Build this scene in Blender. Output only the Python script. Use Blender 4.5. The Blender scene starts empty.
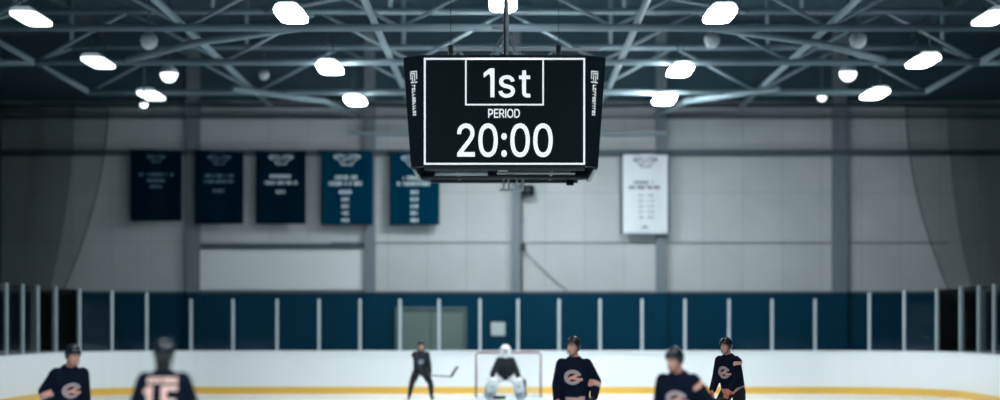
import bpy, bmesh, math, random
from mathutils import Vector, Matrix, Euler
from mathutils.bvhtree import BVHTree
random.seed(7)
C = bpy.context.scene.collection
PI = math.pi
F = 2070.0            # focal length in pixels of the 1000x400 frame
CX, HY, EYE = 506.0, 322.0, 2.08   # principal column, horizon row, eye height above the ice

def at(px, py, D):
    return Vector(((px - CX) / F * D, D, EYE + (HY - py) / F * D))

# ------------------------------------------------------------------ materials
def lin(c):
    c /= 255.0
    return c / 12.92 if c <= 0.04045 else ((c + 0.055) / 1.055) ** 2.4

def mat(name, rgb, rough=0.5, metal=0.0, spec=0.5, noise=0.0, nscale=6.0, bump=0.0):
    m = bpy.data.materials.new(name); m.use_nodes = True
    nt = m.node_tree; b = nt.nodes['Principled BSDF']
    col = (lin(rgb[0]), lin(rgb[1]), lin(rgb[2]), 1)
    b.inputs['Base Color'].default_value = col
    b.inputs['Roughness'].default_value = rough
    b.inputs['Metallic'].default_value = metal
    b.inputs['Specular IOR Level'].default_value = spec
    if noise or bump:
        tc = nt.nodes.new('ShaderNodeTexCoord')
        n = nt.nodes.new('ShaderNodeTexNoise'); n.inputs['Scale'].default_value = nscale
        n.inputs['Detail'].default_value = 4
        nt.links.new(tc.outputs['Object'], n.inputs['Vector'])
        if noise:
            mx = nt.nodes.new('ShaderNodeMix'); mx.data_type = 'RGBA'
            mx.inputs[6].default_value = tuple(v * (1 - noise) for v in col[:3]) + (1,)
            mx.inputs[7].default_value = tuple(min(1, v * (1 + noise)) for v in col[:3]) + (1,)
            nt.links.new(n.outputs['Fac'], mx.inputs[0]); nt.links.new(mx.outputs[2], b.inputs['Base Color'])
        if bump:
            bp = nt.nodes.new('ShaderNodeBump'); bp.inputs['Strength'].default_value = bump
            nt.links.new(n.outputs['Fac'], bp.inputs['Height']); nt.links.new(bp.outputs['Normal'], b.inputs['Normal'])
    return m

def emis(name, rgb, s):
    m = bpy.data.materials.new(name); m.use_nodes = True
    nt = m.node_tree; b = nt.nodes['Principled BSDF']
    b.inputs['Base Color'].default_value = (0.8, 0.8, 0.8, 1)
    b.inputs['Emission Color'].default_value = (lin(rgb[0]), lin(rgb[1]), lin(rgb[2]), 1)
    b.inputs['Emission Strength'].default_value = s
    return m

def wall_mat(name, rgb, bw, bh, mortar, dark):
    """liner panels: a running grid of faint seams"""
    m = mat(name, rgb, 0.6, spec=0.08)
    nt = m.node_tree; b = nt.nodes['Principled BSDF']
    tc = nt.nodes.new('ShaderNodeTexCoord'); sx = nt.nodes.new('ShaderNodeSeparateXYZ'); cb = nt.nodes.new('ShaderNodeCombineXYZ')
    nt.links.new(tc.outputs['Object'], sx.inputs[0])
    nt.links.new(sx.outputs['X'], cb.inputs['X']); nt.links.new(sx.outputs['Z'], cb.inputs['Y'])
    br = nt.nodes.new('ShaderNodeTexBrick'); br.offset = 0.0
    br.inputs['Scale'].default_value = 1.0; br.inputs['Brick Width'].default_value = bw; br.inputs['Row Height'].default_value = bh
    br.inputs['Mortar Size'].default_value = mortar; br.inputs['Mortar Smooth'].default_value = 0.3
    c = tuple(lin(v) for v in rgb)
    br.inputs['Color1'].default_value = c + (1,); br.inputs['Color2'].default_value = tuple(v * 0.94 for v in c) + (1,)
    br.inputs['Mortar'].default_value = tuple(v * dark for v in c) + (1,)
    nt.links.new(cb.outputs[0], br.inputs['Vector'])
    n = nt.nodes.new('ShaderNodeTexNoise'); n.inputs['Scale'].default_value = 0.8; n.inputs['Detail'].default_value = 5
    nt.links.new(tc.outputs['Object'], n.inputs['Vector'])
    mx = nt.nodes.new('ShaderNodeMix'); mx.data_type = 'RGBA'; mx.blend_type = 'MULTIPLY'; mx.inputs[0].default_value = 0.25
    nt.links.new(br.outputs['Color'], mx.inputs[6]); nt.links.new(n.outputs['Fac'], mx.inputs[7])
    nt.links.new(mx.outputs[2], b.inputs['Base Color'])
    return m

def glass_mat(name, tint, refl):
    m = bpy.data.materials.new(name); m.use_nodes = True
    nt = m.node_tree; nt.nodes.clear()
    out = nt.nodes.new('ShaderNodeOutputMaterial'); mix = nt.nodes.new('ShaderNodeMixShader')
    tr = nt.nodes.new('ShaderNodeBsdfTransparent'); gl = nt.nodes.new('ShaderNodeBsdfGlossy')
    tr.inputs[0].default_value = tint; gl.inputs['Roughness'].default_value = 0.05
    fr = nt.nodes.new('ShaderNodeFresnel'); fr.inputs['IOR'].default_value = refl
    nt.links.new(fr.outputs[0], mix.inputs[0]); nt.links.new(tr.outputs[0], mix.inputs[1]); nt.links.new(gl.outputs[0], mix.inputs[2])
    nt.links.new(mix.outputs[0], out.inputs[0])
    return m

def net_mat(name, rgb, alpha):
    m = bpy.data.materials.new(name); m.use_nodes = True
    nt = m.node_tree; b = nt.nodes['Principled BSDF']
    b.inputs['Base Color'].default_value = tuple(lin(v) for v in rgb) + (1,)
    b.inputs['Roughness'].default_value = 0.9; b.inputs['Alpha'].default_value = alpha
    return m

M = dict(
    ice=mat('ice', (236, 243, 245), 0.22, noise=0.02, nscale=0.6),
    wall=wall_mat('wall_panels', (186, 193, 195), 1.22, 1.52, 0.012, 0.72),
    blue=wall_mat('blue_wainscot', (0, 56, 80), 2.44, 5.0, 0.012, 0.7),
    gable=mat('shaded_gable_wall', (44, 72, 82), 0.8, noise=0.1, nscale=0.5),  # upper wall's shade carried by a darker colour
    dark=mat('dark_wall', (40, 78, 90), 0.9, noise=0.1, nscale=0.5),
    deck=mat('roof_deck', (50, 78, 88), 0.8, noise=0.25, nscale=0.35),
    steel=mat('painted_steel', (124, 146, 155), 0.45),
    girt=mat('grey_girt', (56, 76, 84), 0.6),
    column=mat('grey_column', (104, 116, 123), 0.6),
    concrete=mat('concrete', (96, 104, 106), 0.85, noise=0.15, nscale=2.0),
    board=mat('white_boards', (232, 238, 240), 0.3, noise=0.02, nscale=1.5),
    kick=mat('yellow_kickplate', (230, 184, 78), 0.35),
    cap=mat('board_cap', (226, 234, 238), 0.35),
    stan=mat('aluminium_post', (172, 186, 192), 0.4, 0.2),
    glass=glass_mat('shield_glass', (0.93, 0.97, 0.97, 1), 1.25),
    door=mat('grey_green_door', (104, 122, 118), 0.5, noise=0.06, nscale=3),
    doorframe=mat('door_frame', (78, 100, 104), 0.5),
    net=net_mat('black_netting', (12, 32, 40), 0.34),
    rope=mat('net_rope', (34, 44, 50), 0.8),
    black=mat('black_housing', (9, 25, 32), 0.5, spec=0.25),
    screen=mat('black_screen', (4, 19, 26), 0.6, spec=0.15),
    led=emis('lit_white', (226, 234, 238), 0.74),
    print=emis('glowing_print', (226, 234, 238), 0.42),  # plain printed marks given a glow to look whiter
    frame=mat('dark_frame', (44, 54, 60), 0.5, 0.3),
    rail=mat('light_rail', (165, 176, 182), 0.35, 0.4),
    lamp_house=mat('lamp_housing', (170, 180, 186), 0.4),
    near=emis('lamp_strong', (246, 253, 255), 130.0),
    dimmer=emis('lamp_dimmer', (246, 253, 255), 18.0),
    hi=emis('lamp_bright', (246, 253, 255), 140.0),
    mid=emis('lamp_medium', (246, 253, 255), 40.0),
    low=emis('lamp_soft', (246, 253, 255), 2.4),
    flood=emis('flood_lens', (246, 253, 255), 2.2),
    dim=mat('unlit_lens', (205, 214, 218), 0.3),
    banner=mat('blue_banner_cloth', (0, 47, 68), 0.9, spec=0.0, noise=0.06, nscale=3),
    bannerw=mat('white_banner_cloth', (206, 214, 221), 0.8, noise=0.03, nscale=3),
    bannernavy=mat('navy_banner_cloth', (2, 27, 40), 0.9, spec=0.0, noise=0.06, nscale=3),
    ink=mat('navy_ink', (22, 48, 70), 0.8),
    inklight=mat('grey_ink', (140, 158, 170), 0.8),
    shadeletter=mat('shaded_lettering', (92, 120, 134), 0.9, spec=0.1),  # pale lettering darkened to match the dim light on the left banners
    letter=mat('pale_lettering', (190, 208, 216), 0.8),
    red=mat('red_goal_paint', (110, 30, 46), 0.4),
    goalnet=net_mat('white_goal_net', (230, 232, 234), 0.22),
    redline=mat('red_ice_line', (190, 60, 74), 0.3), blueline=mat('blue_ice_line', (190, 212, 226), 0.3),
    skin=mat('skin', (206, 150, 132), 0.55), hair=mat('dark_hair', (24, 20, 20), 0.6),
    lips=mat('lips', (150, 84, 78), 0.5), eye=mat('dark_eye', (24, 26, 30), 0.2),
    navy=mat('navy_jersey', (6, 16, 36), 0.85, spec=0.15, noise=0.15, nscale=9, bump=0.15),
    dkjersey=mat('black_jersey', (18, 24, 34), 0.8, noise=0.15, nscale=9, bump=0.15),
    peach=mat('peach_trim', (226, 164, 148), 0.75), numb=mat('pale_peach_number', (250, 206, 194), 0.75), pale=mat('pale_trim', (176, 156, 160), 0.75),
    pants=mat('black_pants', (14, 18, 24), 0.8, bump=0.1), sock=mat('dark_socks', (22, 28, 44), 0.85),
    helmet=mat('dark_helmet', (22, 30, 36), 0.25), hwhite=mat('white_mask', (232, 236, 238), 0.3),
    glove=mat('dark_gloves', (20, 24, 32), 0.6), gloveo=mat('orange_gloves', (214, 120, 92), 0.6),
    boot=mat('black_boot', (14, 16, 20), 0.4), bladew=mat('white_holder', (214, 218, 220), 0.4),
    chrome=mat('blade_steel', (190, 196, 200), 0.2, 1.0), pad=mat('white_pads', (226, 230, 232), 0.55),
    padtrim=mat('dark_pad_trim', (40, 48, 58), 0.6), stick=mat('dark_stick', (46, 50, 54), 0.5),
    tape=mat('black_tape', (16, 18, 20), 0.8), cable=mat('dark_cable', (34, 42, 48), 0.7),
    conduit=mat('grey_conduit', (92, 104, 110), 0.5, 0.3), box=mat('black_speaker', (8, 18, 24), 0.8, spec=0.1),
    sign=mat('pale_sign', (196, 206, 208), 0.5), shelf=mat('white_panel', (205, 212, 214), 0.55),
)

# ------------------------------------------------------------------ mesh building
class MB:
    def __init__(s): s.v = []; s.f = []; s.mi = []; s.sm = []
    def add(s, vs, fs, mi=0, smooth=False):
        o = len(s.v); s.v += [tuple(v) for v in vs]
        s.f += [tuple(i + o for i in f) for f in fs]; s.mi += [mi] * len(fs); s.sm += [smooth] * len(fs)
        return s
    def box(s, c, d, rot=None, mi=0):
        c = Vector(c); R = rot or Matrix.Identity(3)
        vs = [c + R @ Vector((x * d[0] / 2, y * d[1] / 2, z * d[2] / 2)) for x in (-1, 1) for y in (-1, 1) for z in (-1, 1)]
        return s.add(vs, [(0, 1, 3, 2), (4, 6, 7, 5), (0, 4, 5, 1), (2, 3, 7, 6), (0, 2, 6, 4), (1, 5, 7, 3)], mi)
    def bbox(s, c, d, b=0.02, rot=None, mi=0):
        """box with chamfered edges"""
        bm = bmesh.new(); bmesh.ops.create_cube(bm, size=1.0)
        for v in bm.verts: v.co = Vector((v.co.x * d[0], v.co.y * d[1], v.co.z * d[2]))
        bmesh.ops.bevel(bm, geom=bm.edges[:], offset=min(b, min(d) * 0.45), segments=2, affect='EDGES', profile=0.5)
        R = rot or Matrix.Identity(3); c = Vector(c)
        bm.verts.index_update()
        s.add([c + R @ v.co for v in bm.verts], [tuple(v.index for v in f.verts) for f in bm.faces], mi)
        bm.free(); return s
    def tube(s, pts, r, seg=10, mi=0, closed=False, rs=None):
        pts = [Vector(p) for p in pts]; n = len(pts); vs = []; up = None
        for i, p in enumerate(pts):
            if closed: t = pts[(i + 1) % n] - pts[i - 1]
            else: t = pts[min(i + 1, n - 1)] - pts[max(i - 1, 0)]
            t.normalize()
            if up is None: up = t.orthogonal().normalized()
            up = (up - t * up.dot(t)); up = up.normalized() if up.length > 1e-6 else t.orthogonal().normalized()
            w = t.cross(up); rr = rs[i] if rs else r
            vs += [p + (up * math.cos(2 * PI * k / seg) + w * math.sin(2 * PI * k / seg)) * rr for k in range(seg)]
        fs = []
        for i in range(n if closed else n - 1):
            j = (i + 1) % n
            fs += [(i * seg + k, i * seg + (k + 1) % seg, j * seg + (k + 1) % seg, j * seg + k) for k in range(seg)]
        if not closed: fs += [tuple(reversed(range(seg))), tuple((n - 1) * seg + k for k in range(seg))]
        return s.add(vs, fs, mi, True)
    def bar(s, a, b, w, h, mi=0):
        """square section member from a to b"""
        a = Vector(a); b = Vector(b); t = (b - a); L = t.length; t.normalize()
        up = Vector((0, 0, 1)) if abs(t.z) < 0.95 else Vector((0, 1, 0))
        x = up.cross(t).normalized(); z = t.cross(x)
        return s.box((a + b) / 2, (w, L, h), Matrix((x, t, z)).transposed(), mi)
    def loft(s, rings, seg=20, mi=0, p=2.0):
        """rings: (centre, rx, ry, matrix or None); superellipse sections"""
        vs = []
        for c, rx, ry, R in rings:
            for k in range(seg):
                a = 2 * PI * k / seg; ca, sa = math.cos(a), math.sin(a)
                q = Vector((rx * math.copysign(abs(ca) ** (2 / p), ca), ry * math.copysign(abs(sa) ** (2 / p), sa), 0))
                vs.append(Vector(c) + ((R @ q) if R else q))
        n = len(rings); fs = []
        for i in range(n - 1):
            fs += [(i * seg + k, i * seg + (k + 1) % seg, (i + 1) * seg + (k + 1) % seg, (i + 1) * seg + k) for k in range(seg)]
        fs += [tuple(reversed(range(seg))), tuple((n - 1) * seg + k for k in range(seg))]
        return s.add(vs, fs, mi, True)
    def ell(s, c, r, R=None, seg=16, mi=0):
        vs = []; fs = []; n = seg // 2
        for i in range(n + 1):
            th = PI * i / n
            for k in range(seg):
                a = 2 * PI * k / seg
                q = Vector((r[0] * math.sin(th) * math.cos(a), r[1] * math.sin(th) * math.sin(a), r[2] * math.cos(th)))
                vs.append(Vector(c) + ((R @ q) if R else q))
        for i in range(n):
            fs += [(i * seg + k, (i + 1) * seg + k, (i + 1) * seg + (k + 1) % seg, i * seg + (k + 1) % seg) for k in range(seg)]
        return s.add(vs, fs, mi, True)
    def mesh(s, name, mats):
        me = bpy.data.meshes.new(name); me.from_pydata(s.v, [], s.f)
        for m in (mats if isinstance(mats, (list, tuple)) else [mats]): me.materials.append(m)
        me.polygons.foreach_set('material_index', s.mi); me.polygons.foreach_set('use_smooth', s.sm)
        me.validate(); me.update()
        bm = bmesh.new(); bm.from_mesh(me); bmesh.ops.remove_doubles(bm, verts=bm.verts, dist=1e-5)
        bmesh.ops.recalc_face_normals(bm, faces=bm.faces); bm.to_mesh(me); bm.free()
        return me
    def build(s, name, mats, parent=None, loc=None):
        o = bpy.data.objects.new(name, s.mesh(name, mats)); C.objects.link(o)
        if parent: o.parent = parent
        if loc is not None: o.location = loc
        return o

def tag(o, label, cat, group=None, kind=None):
    o['label'] = label; o['category'] = cat
    if group: o['group'] = group
    if kind: o['kind'] = kind
    return o
def thing(name, label, cat, loc=(0, 0, 0), rz=0.0, group=None, kind=None):
    o = bpy.data.objects.new(name, None); C.objects.link(o); o.empty_display_size = 0.2
    o.location = loc; o.rotation_euler = (0, 0, rz)
    return tag(o, label, cat, group, kind)
KIDS = {}
def copy_tree(o, parent=None):
    c = o.copy(); C.objects.link(c)
    if parent: c.parent = parent
    for ch in [x for x in C.objects if x.parent == o]: copy_tree(ch, c)
    return c
def fuse(mb, voxel, smooth=2):
    """union of overlapping solids as one continuous skin"""
    me = mb.mesh('tmp', M['skin']); o = bpy.data.objects.new('tmp', me); C.objects.link(o)
    r = o.modifiers.new('r', 'REMESH'); r.mode = 'VOXEL'; r.voxel_size = voxel; r.use_smooth_shade = True
    if smooth:
        k = o.modifiers.new('s', 'SMOOTH'); k.factor = 0.5; k.iterations = smooth
    dg = bpy.context.evaluated_depsgraph_get(); ev = o.evaluated_get(dg)
    out = bpy.data.meshes.new_from_object(ev)
    bpy.data.objects.remove(o); out.materials.clear()
    for p in out.polygons: p.use_smooth = True
    return out
def link(name, me, mats, parent):
    me.name = name
    for m in (mats if isinstance(mats, (list, tuple)) else [mats]): me.materials.append(m)
    o = bpy.data.objects.new(name, me); C.objects.link(o); o.parent = parent
    return o
GLYPH = {"1":[[[0.25,0.509,0.276,0.509,0.276,0.339],[0.276,0.17,0.276,0.0,0.255,0.0],[0.234,0.0,0.212,0.0,0.212,0.149],[0.212,0.299,0.212,0.448,0.211,0.448],[0.21,0.448,0.209,0.448,0.168,0.418],[0.127,0.388,0.086,0.358,0.086,0.381],[0.086,0.404,0.086,0.427,0.123,0.454],[0.161,0.481,0.198,0.509,0.224,0.509]]],"s":[[[0.211,-0.008,0.182,-0.008,0.156,-0.008],[0.133,-0.004,0.112,0.003,0.092,0.011],[0.075,0.023,0.062,0.038,0.049,0.053],[0.04,0.072,0.036,0.094,0.055,0.098],[0.074,0.102,0.094,0.107,0.099,0.086],[0.109,0.07,0.124,0.06,0.139,0.05],[0.158,0.045,0.181,0.045,0.208,0.045],[0.229,0.051,0.244,0.062,0.26,0.074],[0.268,0.087,0.268,0.103,0.268,0.116],[0.263,0.127,0.254,0.136,0.245,0.144],[0.231,0.151,0.212,0.155,0.191,0.16],[0.17,0.165,0.149,0.17,0.115,0.178],[0.089,0.191,0.072,0.208,0.055,0.225],[0.047,0.247,0.047,0.274,0.047,0.296],[0.053,0.315,0.065,0.332,0.077,0.348],[0.094,0.361,0.115,0.37,0.136,0.38],[0.16,0.384,0.187,0.384,0.213,0.384],[0.235,0.38,0.254,0.372,0.272,0.365],[0.287,0.353,0.299,0.339,0.31,0.325],[0.319,0.309,0.324,0.29,0.305,0.286],[0.287,0.281,0.268,0.277,0.263,0.292],[0.255,0.304,0.243,0.316,0.23,0.327],[0.212,0.333,0.187,0.333,0.165,0.333],[0.146,0.327,0.131,0.317,0.116,0.306],[0.109,0.293,0.109,0.277,0.109,0.263],[0.114,0.252,0.124,0.243,0.134,0.235],[0.15,0.228,0.172,0.223,0.191,0.218],[0.21,0.214,0.229,0.209,0.264,0.201],[0.29,0.188,0.306,0.171,0.323,0.154],[0.331,0.133,0.331,0.107,0.331,0.084],[0.325,0.064,0.312,0.047,0.3,0.03],[0.282,0.016,0.26,0.006,0.237,-0.003]]],"t":[[[0.138,0.379,0.204,0.379,0.204,0.362],[0.204,0.344,0.204,0.327,0.138,0.327],[0.072,0.327,0.006,0.327,0.006,0.344],[0.006,0.362,0.006,0.379,0.072,0.379]],[[0.065,0.345,0.065,0.471,0.085,0.471],[0.106,0.471,0.126,0.471,0.126,0.347],[0.126,0.222,0.126,0.098,0.126,0.081],[0.129,0.069,0.136,0.061,0.143,0.054],[0.154,0.05,0.17,0.05,0.174,0.05],[0.179,0.05,0.185,0.051,0.191,0.052],[0.197,0.053,0.202,0.054,0.206,0.036],[0.209,0.019,0.213,0.002,0.207,-0.0],[0.2,-0.002,0.192,-0.003,0.184,-0.004],[0.176,-0.004,0.168,-0.004,0.136,-0.004],[0.11,0.004,0.092,0.021,0.074,0.038],[0.065,0.062,0.065,0.093,0.065,0.219]]],"P":[[[0.082,0.0,0.06,0.0,0.06,0.17],[0.06,0.339,0.06,0.509,0.118,0.509],[0.177,0.509,0.235,0.509,0.274,0.509],[0.307,0.502,0.332,0.487,0.358,0.473],[0.377,0.454,0.39,0.43,0.402,0.405],[0.409,0.378,0.409,0.348,0.409,0.317],[0.402,0.29,0.39,0.265,0.377,0.241],[0.358,0.222,0.332,0.207,0.307,0.193],[0.274,0.186,0.235,0.186,0.193,0.186],[0.151,0.186,0.109,0.186,0.109,0.205],[0.109,0.224,0.109,0.242,0.15,0.242],[0.191,0.242,0.233,0.242,0.259,0.242],[0.281,0.247,0.297,0.256,0.313,0.265],[0.325,0.278,0.333,0.294,0.341,0.31],[0.344,0.328,0.344,0.348,0.344,0.368],[0.341,0.386,0.333,0.402,0.325,0.417],[0.313,0.43,0.297,0.439,0.28,0.448],[0.259,0.452,0.232,0.452,0.196,0.452],[0.16,0.452,0.125,0.452,0.125,0.301],[0.125,0.151,0.125,0.0,0.103,0.0]]],"E":[[[0.165,0.0,0.06,0.0,0.06,0.17],[0.06,0.339,0.06,0.509,0.164,0.509],[0.268,0.509,0.372,0.509,0.372,0.49],[0.372,0.471,0.372,0.452,0.29,0.452],[0.207,0.452,0.125,0.452,0.125,0.396],[0.125,0.341,0.125,0.286,0.202,0.286],[0.278,0.286,0.355,0.286,0.355,0.267],[0.355,0.248,0.355,0.229,0.278,0.229],[0.202,0.229,0.125,0.229,0.125,0.172],[0.125,0.114,0.125,0.057,0.208,0.057],[0.292,0.057,0.375,0.057,0.375,0.038],[0.375,0.019,0.375,0.0,0.27,0.0]]],"R":[[[0.082,0.0,0.06,0.0,0.06,0.17],[0.06,0.339,0.06,0.509,0.119,0.509],[0.177,0.509,0.236,0.509,0.275,0.509],[0.307,0.502,0.333,0.489,0.359,0.475],[0.378,0.457,0.39,0.433,0.403,0.41],[0.409,0.382,0.409,0.352,0.409,0.321],[0.403,0.295,0.39,0.271,0.378,0.248],[0.359,0.23,0.333,0.217,0.307,0.204],[0.275,0.198,0.236,0.198,0.189,0.198],[0.143,0.198,0.096,0.198,0.096,0.217],[0.096,0.236,0.096,0.255,0.142,0.255],[0.188,0.255,0.234,0.255,0.26,0.255],[0.281,0.259,0.298,0.267,0.314,0.275],[0.326,0.286,0.334,0.3,0.341,0.315],[0.345,0.332,0.345,0.352,0.345,0.372],[0.341,0.39,0.334,0.405,0.326,0.42],[0.314,0.431,0.298,0.44,0.281,0.448],[0.259,0.452,0.233,0.452,0.197,0.452],[0.161,0.452,0.125,0.452,0.125,0.301],[0.125,0.151,0.125,0.0,0.103,0.0]],[[0.378,0.0,0.353,0.0,0.312,0.076],[0.271,0.153,0.23,0.229,0.254,0.229],[0.279,0.229,0.303,0.229,0.344,0.153],[0.386,0.076,0.428,0.0,0.403,0.0]]],"O":[[[0.311,-0.007,0.267,-0.007,0.223,-0.007],[0.184,0.004,0.15,0.025,0.116,0.046],[0.09,0.076,0.07,0.115,0.05,0.154],[0.04,0.201,0.04,0.254,0.04,0.308],[0.05,0.354,0.07,0.393,0.09,0.432],[0.116,0.462,0.15,0.484,0.184,0.505],[0.223,0.516,0.267,0.516,0.311,0.516],[0.35,0.505,0.384,0.484,0.418,0.462],[0.444,0.432,0.464,0.393,0.483,0.354],[0.493,0.308,0.493,0.254,0.493,0.201],[0.483,0.154,0.464,0.115,0.444,0.076],[0.418,0.046,0.384,0.025,0.35,0.004]],[[0.236,0.053,0.267,0.053,0.297,0.053],[0.325,0.061,0.349,0.076,0.374,0.091],[0.394,0.114,0.408,0.144,0.423,0.174],[0.43,0.211,0.43,0.254,0.43,0.298],[0.423,0.335,0.408,0.365,0.394,0.395],[0.374,0.417,0.349,0.433,0.325,0.448],[0.297,0.456,0.267,0.456,0.236,0.456],[0.209,0.448,0.184,0.433,0.159,0.417],[0.14,0.394,0.125,0.364,0.111,0.334],[0.103,0.297,0.103,0.254,0.103,0.211],[0.111,0.174,0.125,0.144,0.14,0.114],[0.159,0.092,0.184,0.076,0.209,0.061]]],"D":[[[0.271,0.0,0.219,0.0,0.178,0.0],[0.137,0.0,0.096,0.0,0.096,0.019],[0.096,0.038,0.096,0.057,0.136,0.057],[0.175,0.057,0.215,0.057,0.256,0.057],[0.291,0.065,0.318,0.081,0.345,0.097],[0.366,0.119,0.379,0.149,0.392,0.179],[0.399,0.214,0.399,0.255,0.399,0.296],[0.392,0.331,0.379,0.361,0.366,0.39],[0.346,0.412,0.32,0.428,0.293,0.444],[0.26,0.452,0.221,0.452,0.178,0.452],[0.136,0.452,0.093,0.452,0.093,0.471],[0.093,0.49,0.093,0.509,0.137,0.509],[0.181,0.509,0.225,0.509,0.275,0.509],[0.317,0.499,0.353,0.478,0.388,0.458],[0.415,0.429,0.433,0.391,0.452,0.353],[0.462,0.308,0.462,0.255,0.462,0.202],[0.452,0.157,0.433,0.119,0.414,0.081],[0.387,0.051,0.351,0.031,0.314,0.01]],[[0.103,0.509,0.125,0.509,0.125,0.339],[0.125,0.17,0.125,0.0,0.103,0.0],[0.082,0.0,0.06,0.0,0.06,0.17],[0.06,0.339,0.06,0.509,0.082,0.509]]],"2":[[[0.172,0.0,0.064,0.0,0.064,0.016],[0.064,0.032,0.064,0.047,0.121,0.108],[0.177,0.168,0.234,0.229,0.254,0.249],[0.27,0.267,0.282,0.282,0.295,0.298],[0.304,0.313,0.311,0.327,0.317,0.341],[0.32,0.356,0.32,0.371,0.32,0.39],[0.316,0.405,0.308,0.419,0.299,0.432],[0.288,0.442,0.273,0.449,0.259,0.456],[0.242,0.46,0.224,0.46,0.204,0.46],[0.187,0.456,0.172,0.447,0.158,0.439],[0.147,0.428,0.139,0.413,0.131,0.399],[0.127,0.382,0.127,0.362,0.107,0.362],[0.086,0.362,0.066,0.362,0.066,0.392],[0.072,0.419,0.086,0.442,0.1,0.465],[0.119,0.483,0.143,0.496,0.167,0.509],[0.194,0.516,0.225,0.516,0.255,0.516],[0.282,0.509,0.306,0.497,0.329,0.484],[0.348,0.467,0.361,0.445,0.374,0.424],[0.381,0.399,0.381,0.372,0.381,0.354],[0.378,0.335,0.371,0.318,0.364,0.3],[0.353,0.28,0.336,0.259,0.319,0.237],[0.296,0.211,0.267,0.18,0.229,0.14],[0.191,0.1,0.153,0.06,0.153,0.059],[0.153,0.058,0.153,0.057,0.231,0.057],[0.31,0.057,0.389,0.057,0.389,0.038],[0.389,0.019,0.389,0.0,0.281,0.0]]],"0":[[[0.264,-0.007,0.227,-0.007,0.189,-0.007],[0.157,0.003,0.13,0.024,0.103,0.045],[0.083,0.074,0.069,0.113,0.055,0.152],[0.048,0.199,0.048,0.254,0.048,0.309],[0.055,0.356,0.069,0.395,0.083,0.434],[0.104,0.464,0.13,0.484,0.157,0.505],[0.189,0.516,0.227,0.516,0.264,0.516],[0.296,0.505,0.323,0.484,0.35,0.464],[0.37,0.434,0.384,0.395,0.398,0.356],[0.405,0.309,0.405,0.254,0.405,0.199],[0.398,0.152,0.384,0.113,0.37,0.074],[0.35,0.045,0.323,0.024,0.297,0.003]],[[0.202,0.05,0.227,0.05,0.252,0.05],[0.273,0.058,0.29,0.074,0.308,0.09],[0.321,0.113,0.33,0.144,0.339,0.174],[0.344,0.211,0.344,0.254,0.344,0.297],[0.339,0.334,0.33,0.365,0.321,0.395],[0.308,0.419,0.29,0.435,0.273,0.451],[0.252,0.46,0.227,0.46,0.202,0.46],[0.18,0.451,0.163,0.435,0.146,0.419],[0.132,0.395,0.123,0.365,0.114,0.334],[0.109,0.297,0.109,0.254,0.109,0.211],[0.114,0.174,0.123,0.144,0.132,0.113],[0.146,0.09,0.163,0.074,0.18,0.058]]],":":[[[0.108,-0.004,0.095,-0.004,0.083,-0.004],[0.072,0.0,0.063,0.009,0.054,0.018],[0.05,0.028,0.05,0.041,0.05,0.054],[0.054,0.065,0.063,0.073,0.072,0.082],[0.083,0.087,0.095,0.087,0.108,0.087],[0.119,0.082,0.128,0.073,0.137,0.065],[0.141,0.054,0.141,0.041,0.141,0.028],[0.137,0.018,0.128,0.009,0.119,0.0]],[[0.108,0.271,0.095,0.271,0.083,0.271],[0.072,0.275,0.063,0.284,0.054,0.293],[0.05,0.304,0.05,0.316,0.05,0.329],[0.054,0.34,0.063,0.349,0.072,0.357],[0.083,0.362,0.095,0.362,0.108,0.362],[0.119,0.357,0.128,0.349,0.137,0.34],[0.141,0.329,0.141,0.316,0.141,0.304],[0.137,0.293,0.128,0.284,0.119,0.275]]],"5":[[[0.254,-0.007,0.221,-0.007,0.191,-0.007],[0.164,-0.001,0.14,0.011,0.116,0.023],[0.097,0.039,0.083,0.06,0.069,0.081],[0.061,0.104,0.06,0.13,0.081,0.13],[0.101,0.13,0.122,0.13,0.124,0.115],[0.129,0.101,0.138,0.089,0.147,0.077],[0.159,0.067,0.173,0.06,0.188,0.053],[0.204,0.05,0.221,0.05,0.242,0.05],[0.26,0.055,0.276,0.064,0.292,0.074],[0.305,0.087,0.314,0.104,0.323,0.121],[0.328,0.141,0.328,0.162,0.328,0.184],[0.323,0.204,0.314,0.221,0.304,0.238],[0.291,0.252,0.275,0.262,0.258,0.272],[0.239,0.277,0.218,0.277,0.201,0.277],[0.184,0.274,0.167,0.268,0.151,0.263],[0.138,0.255,0.128,0.246,0.108,0.248],[0.088,0.25,0.067,0.253,0.077,0.338],[0.086,0.423,0.096,0.509,0.186,0.509],[0.276,0.509,0.366,0.509,0.366,0.49],[0.366,0.471,0.366,0.452,0.294,0.452],[0.222,0.452,0.151,0.452,0.145,0.402],[0.139,0.352,0.134,0.301,0.135,0.301],[0.135,0.301,0.136,0.301,0.147,0.311],[0.161,0.319,0.178,0.325,0.194,0.331],[0.211,0.334,0.229,0.334,0.253,0.334],[0.274,0.329,0.294,0.321,0.313,0.313],[0.331,0.301,0.345,0.285,0.359,0.27],[0.371,0.252,0.379,0.231,0.387,0.21],[0.391,0.188,0.391,0.163,0.391,0.13],[0.384,0.101,0.369,0.076,0.354,0.05],[0.334,0.03,0.309,0.015,0.283,0.001]]]}
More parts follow.
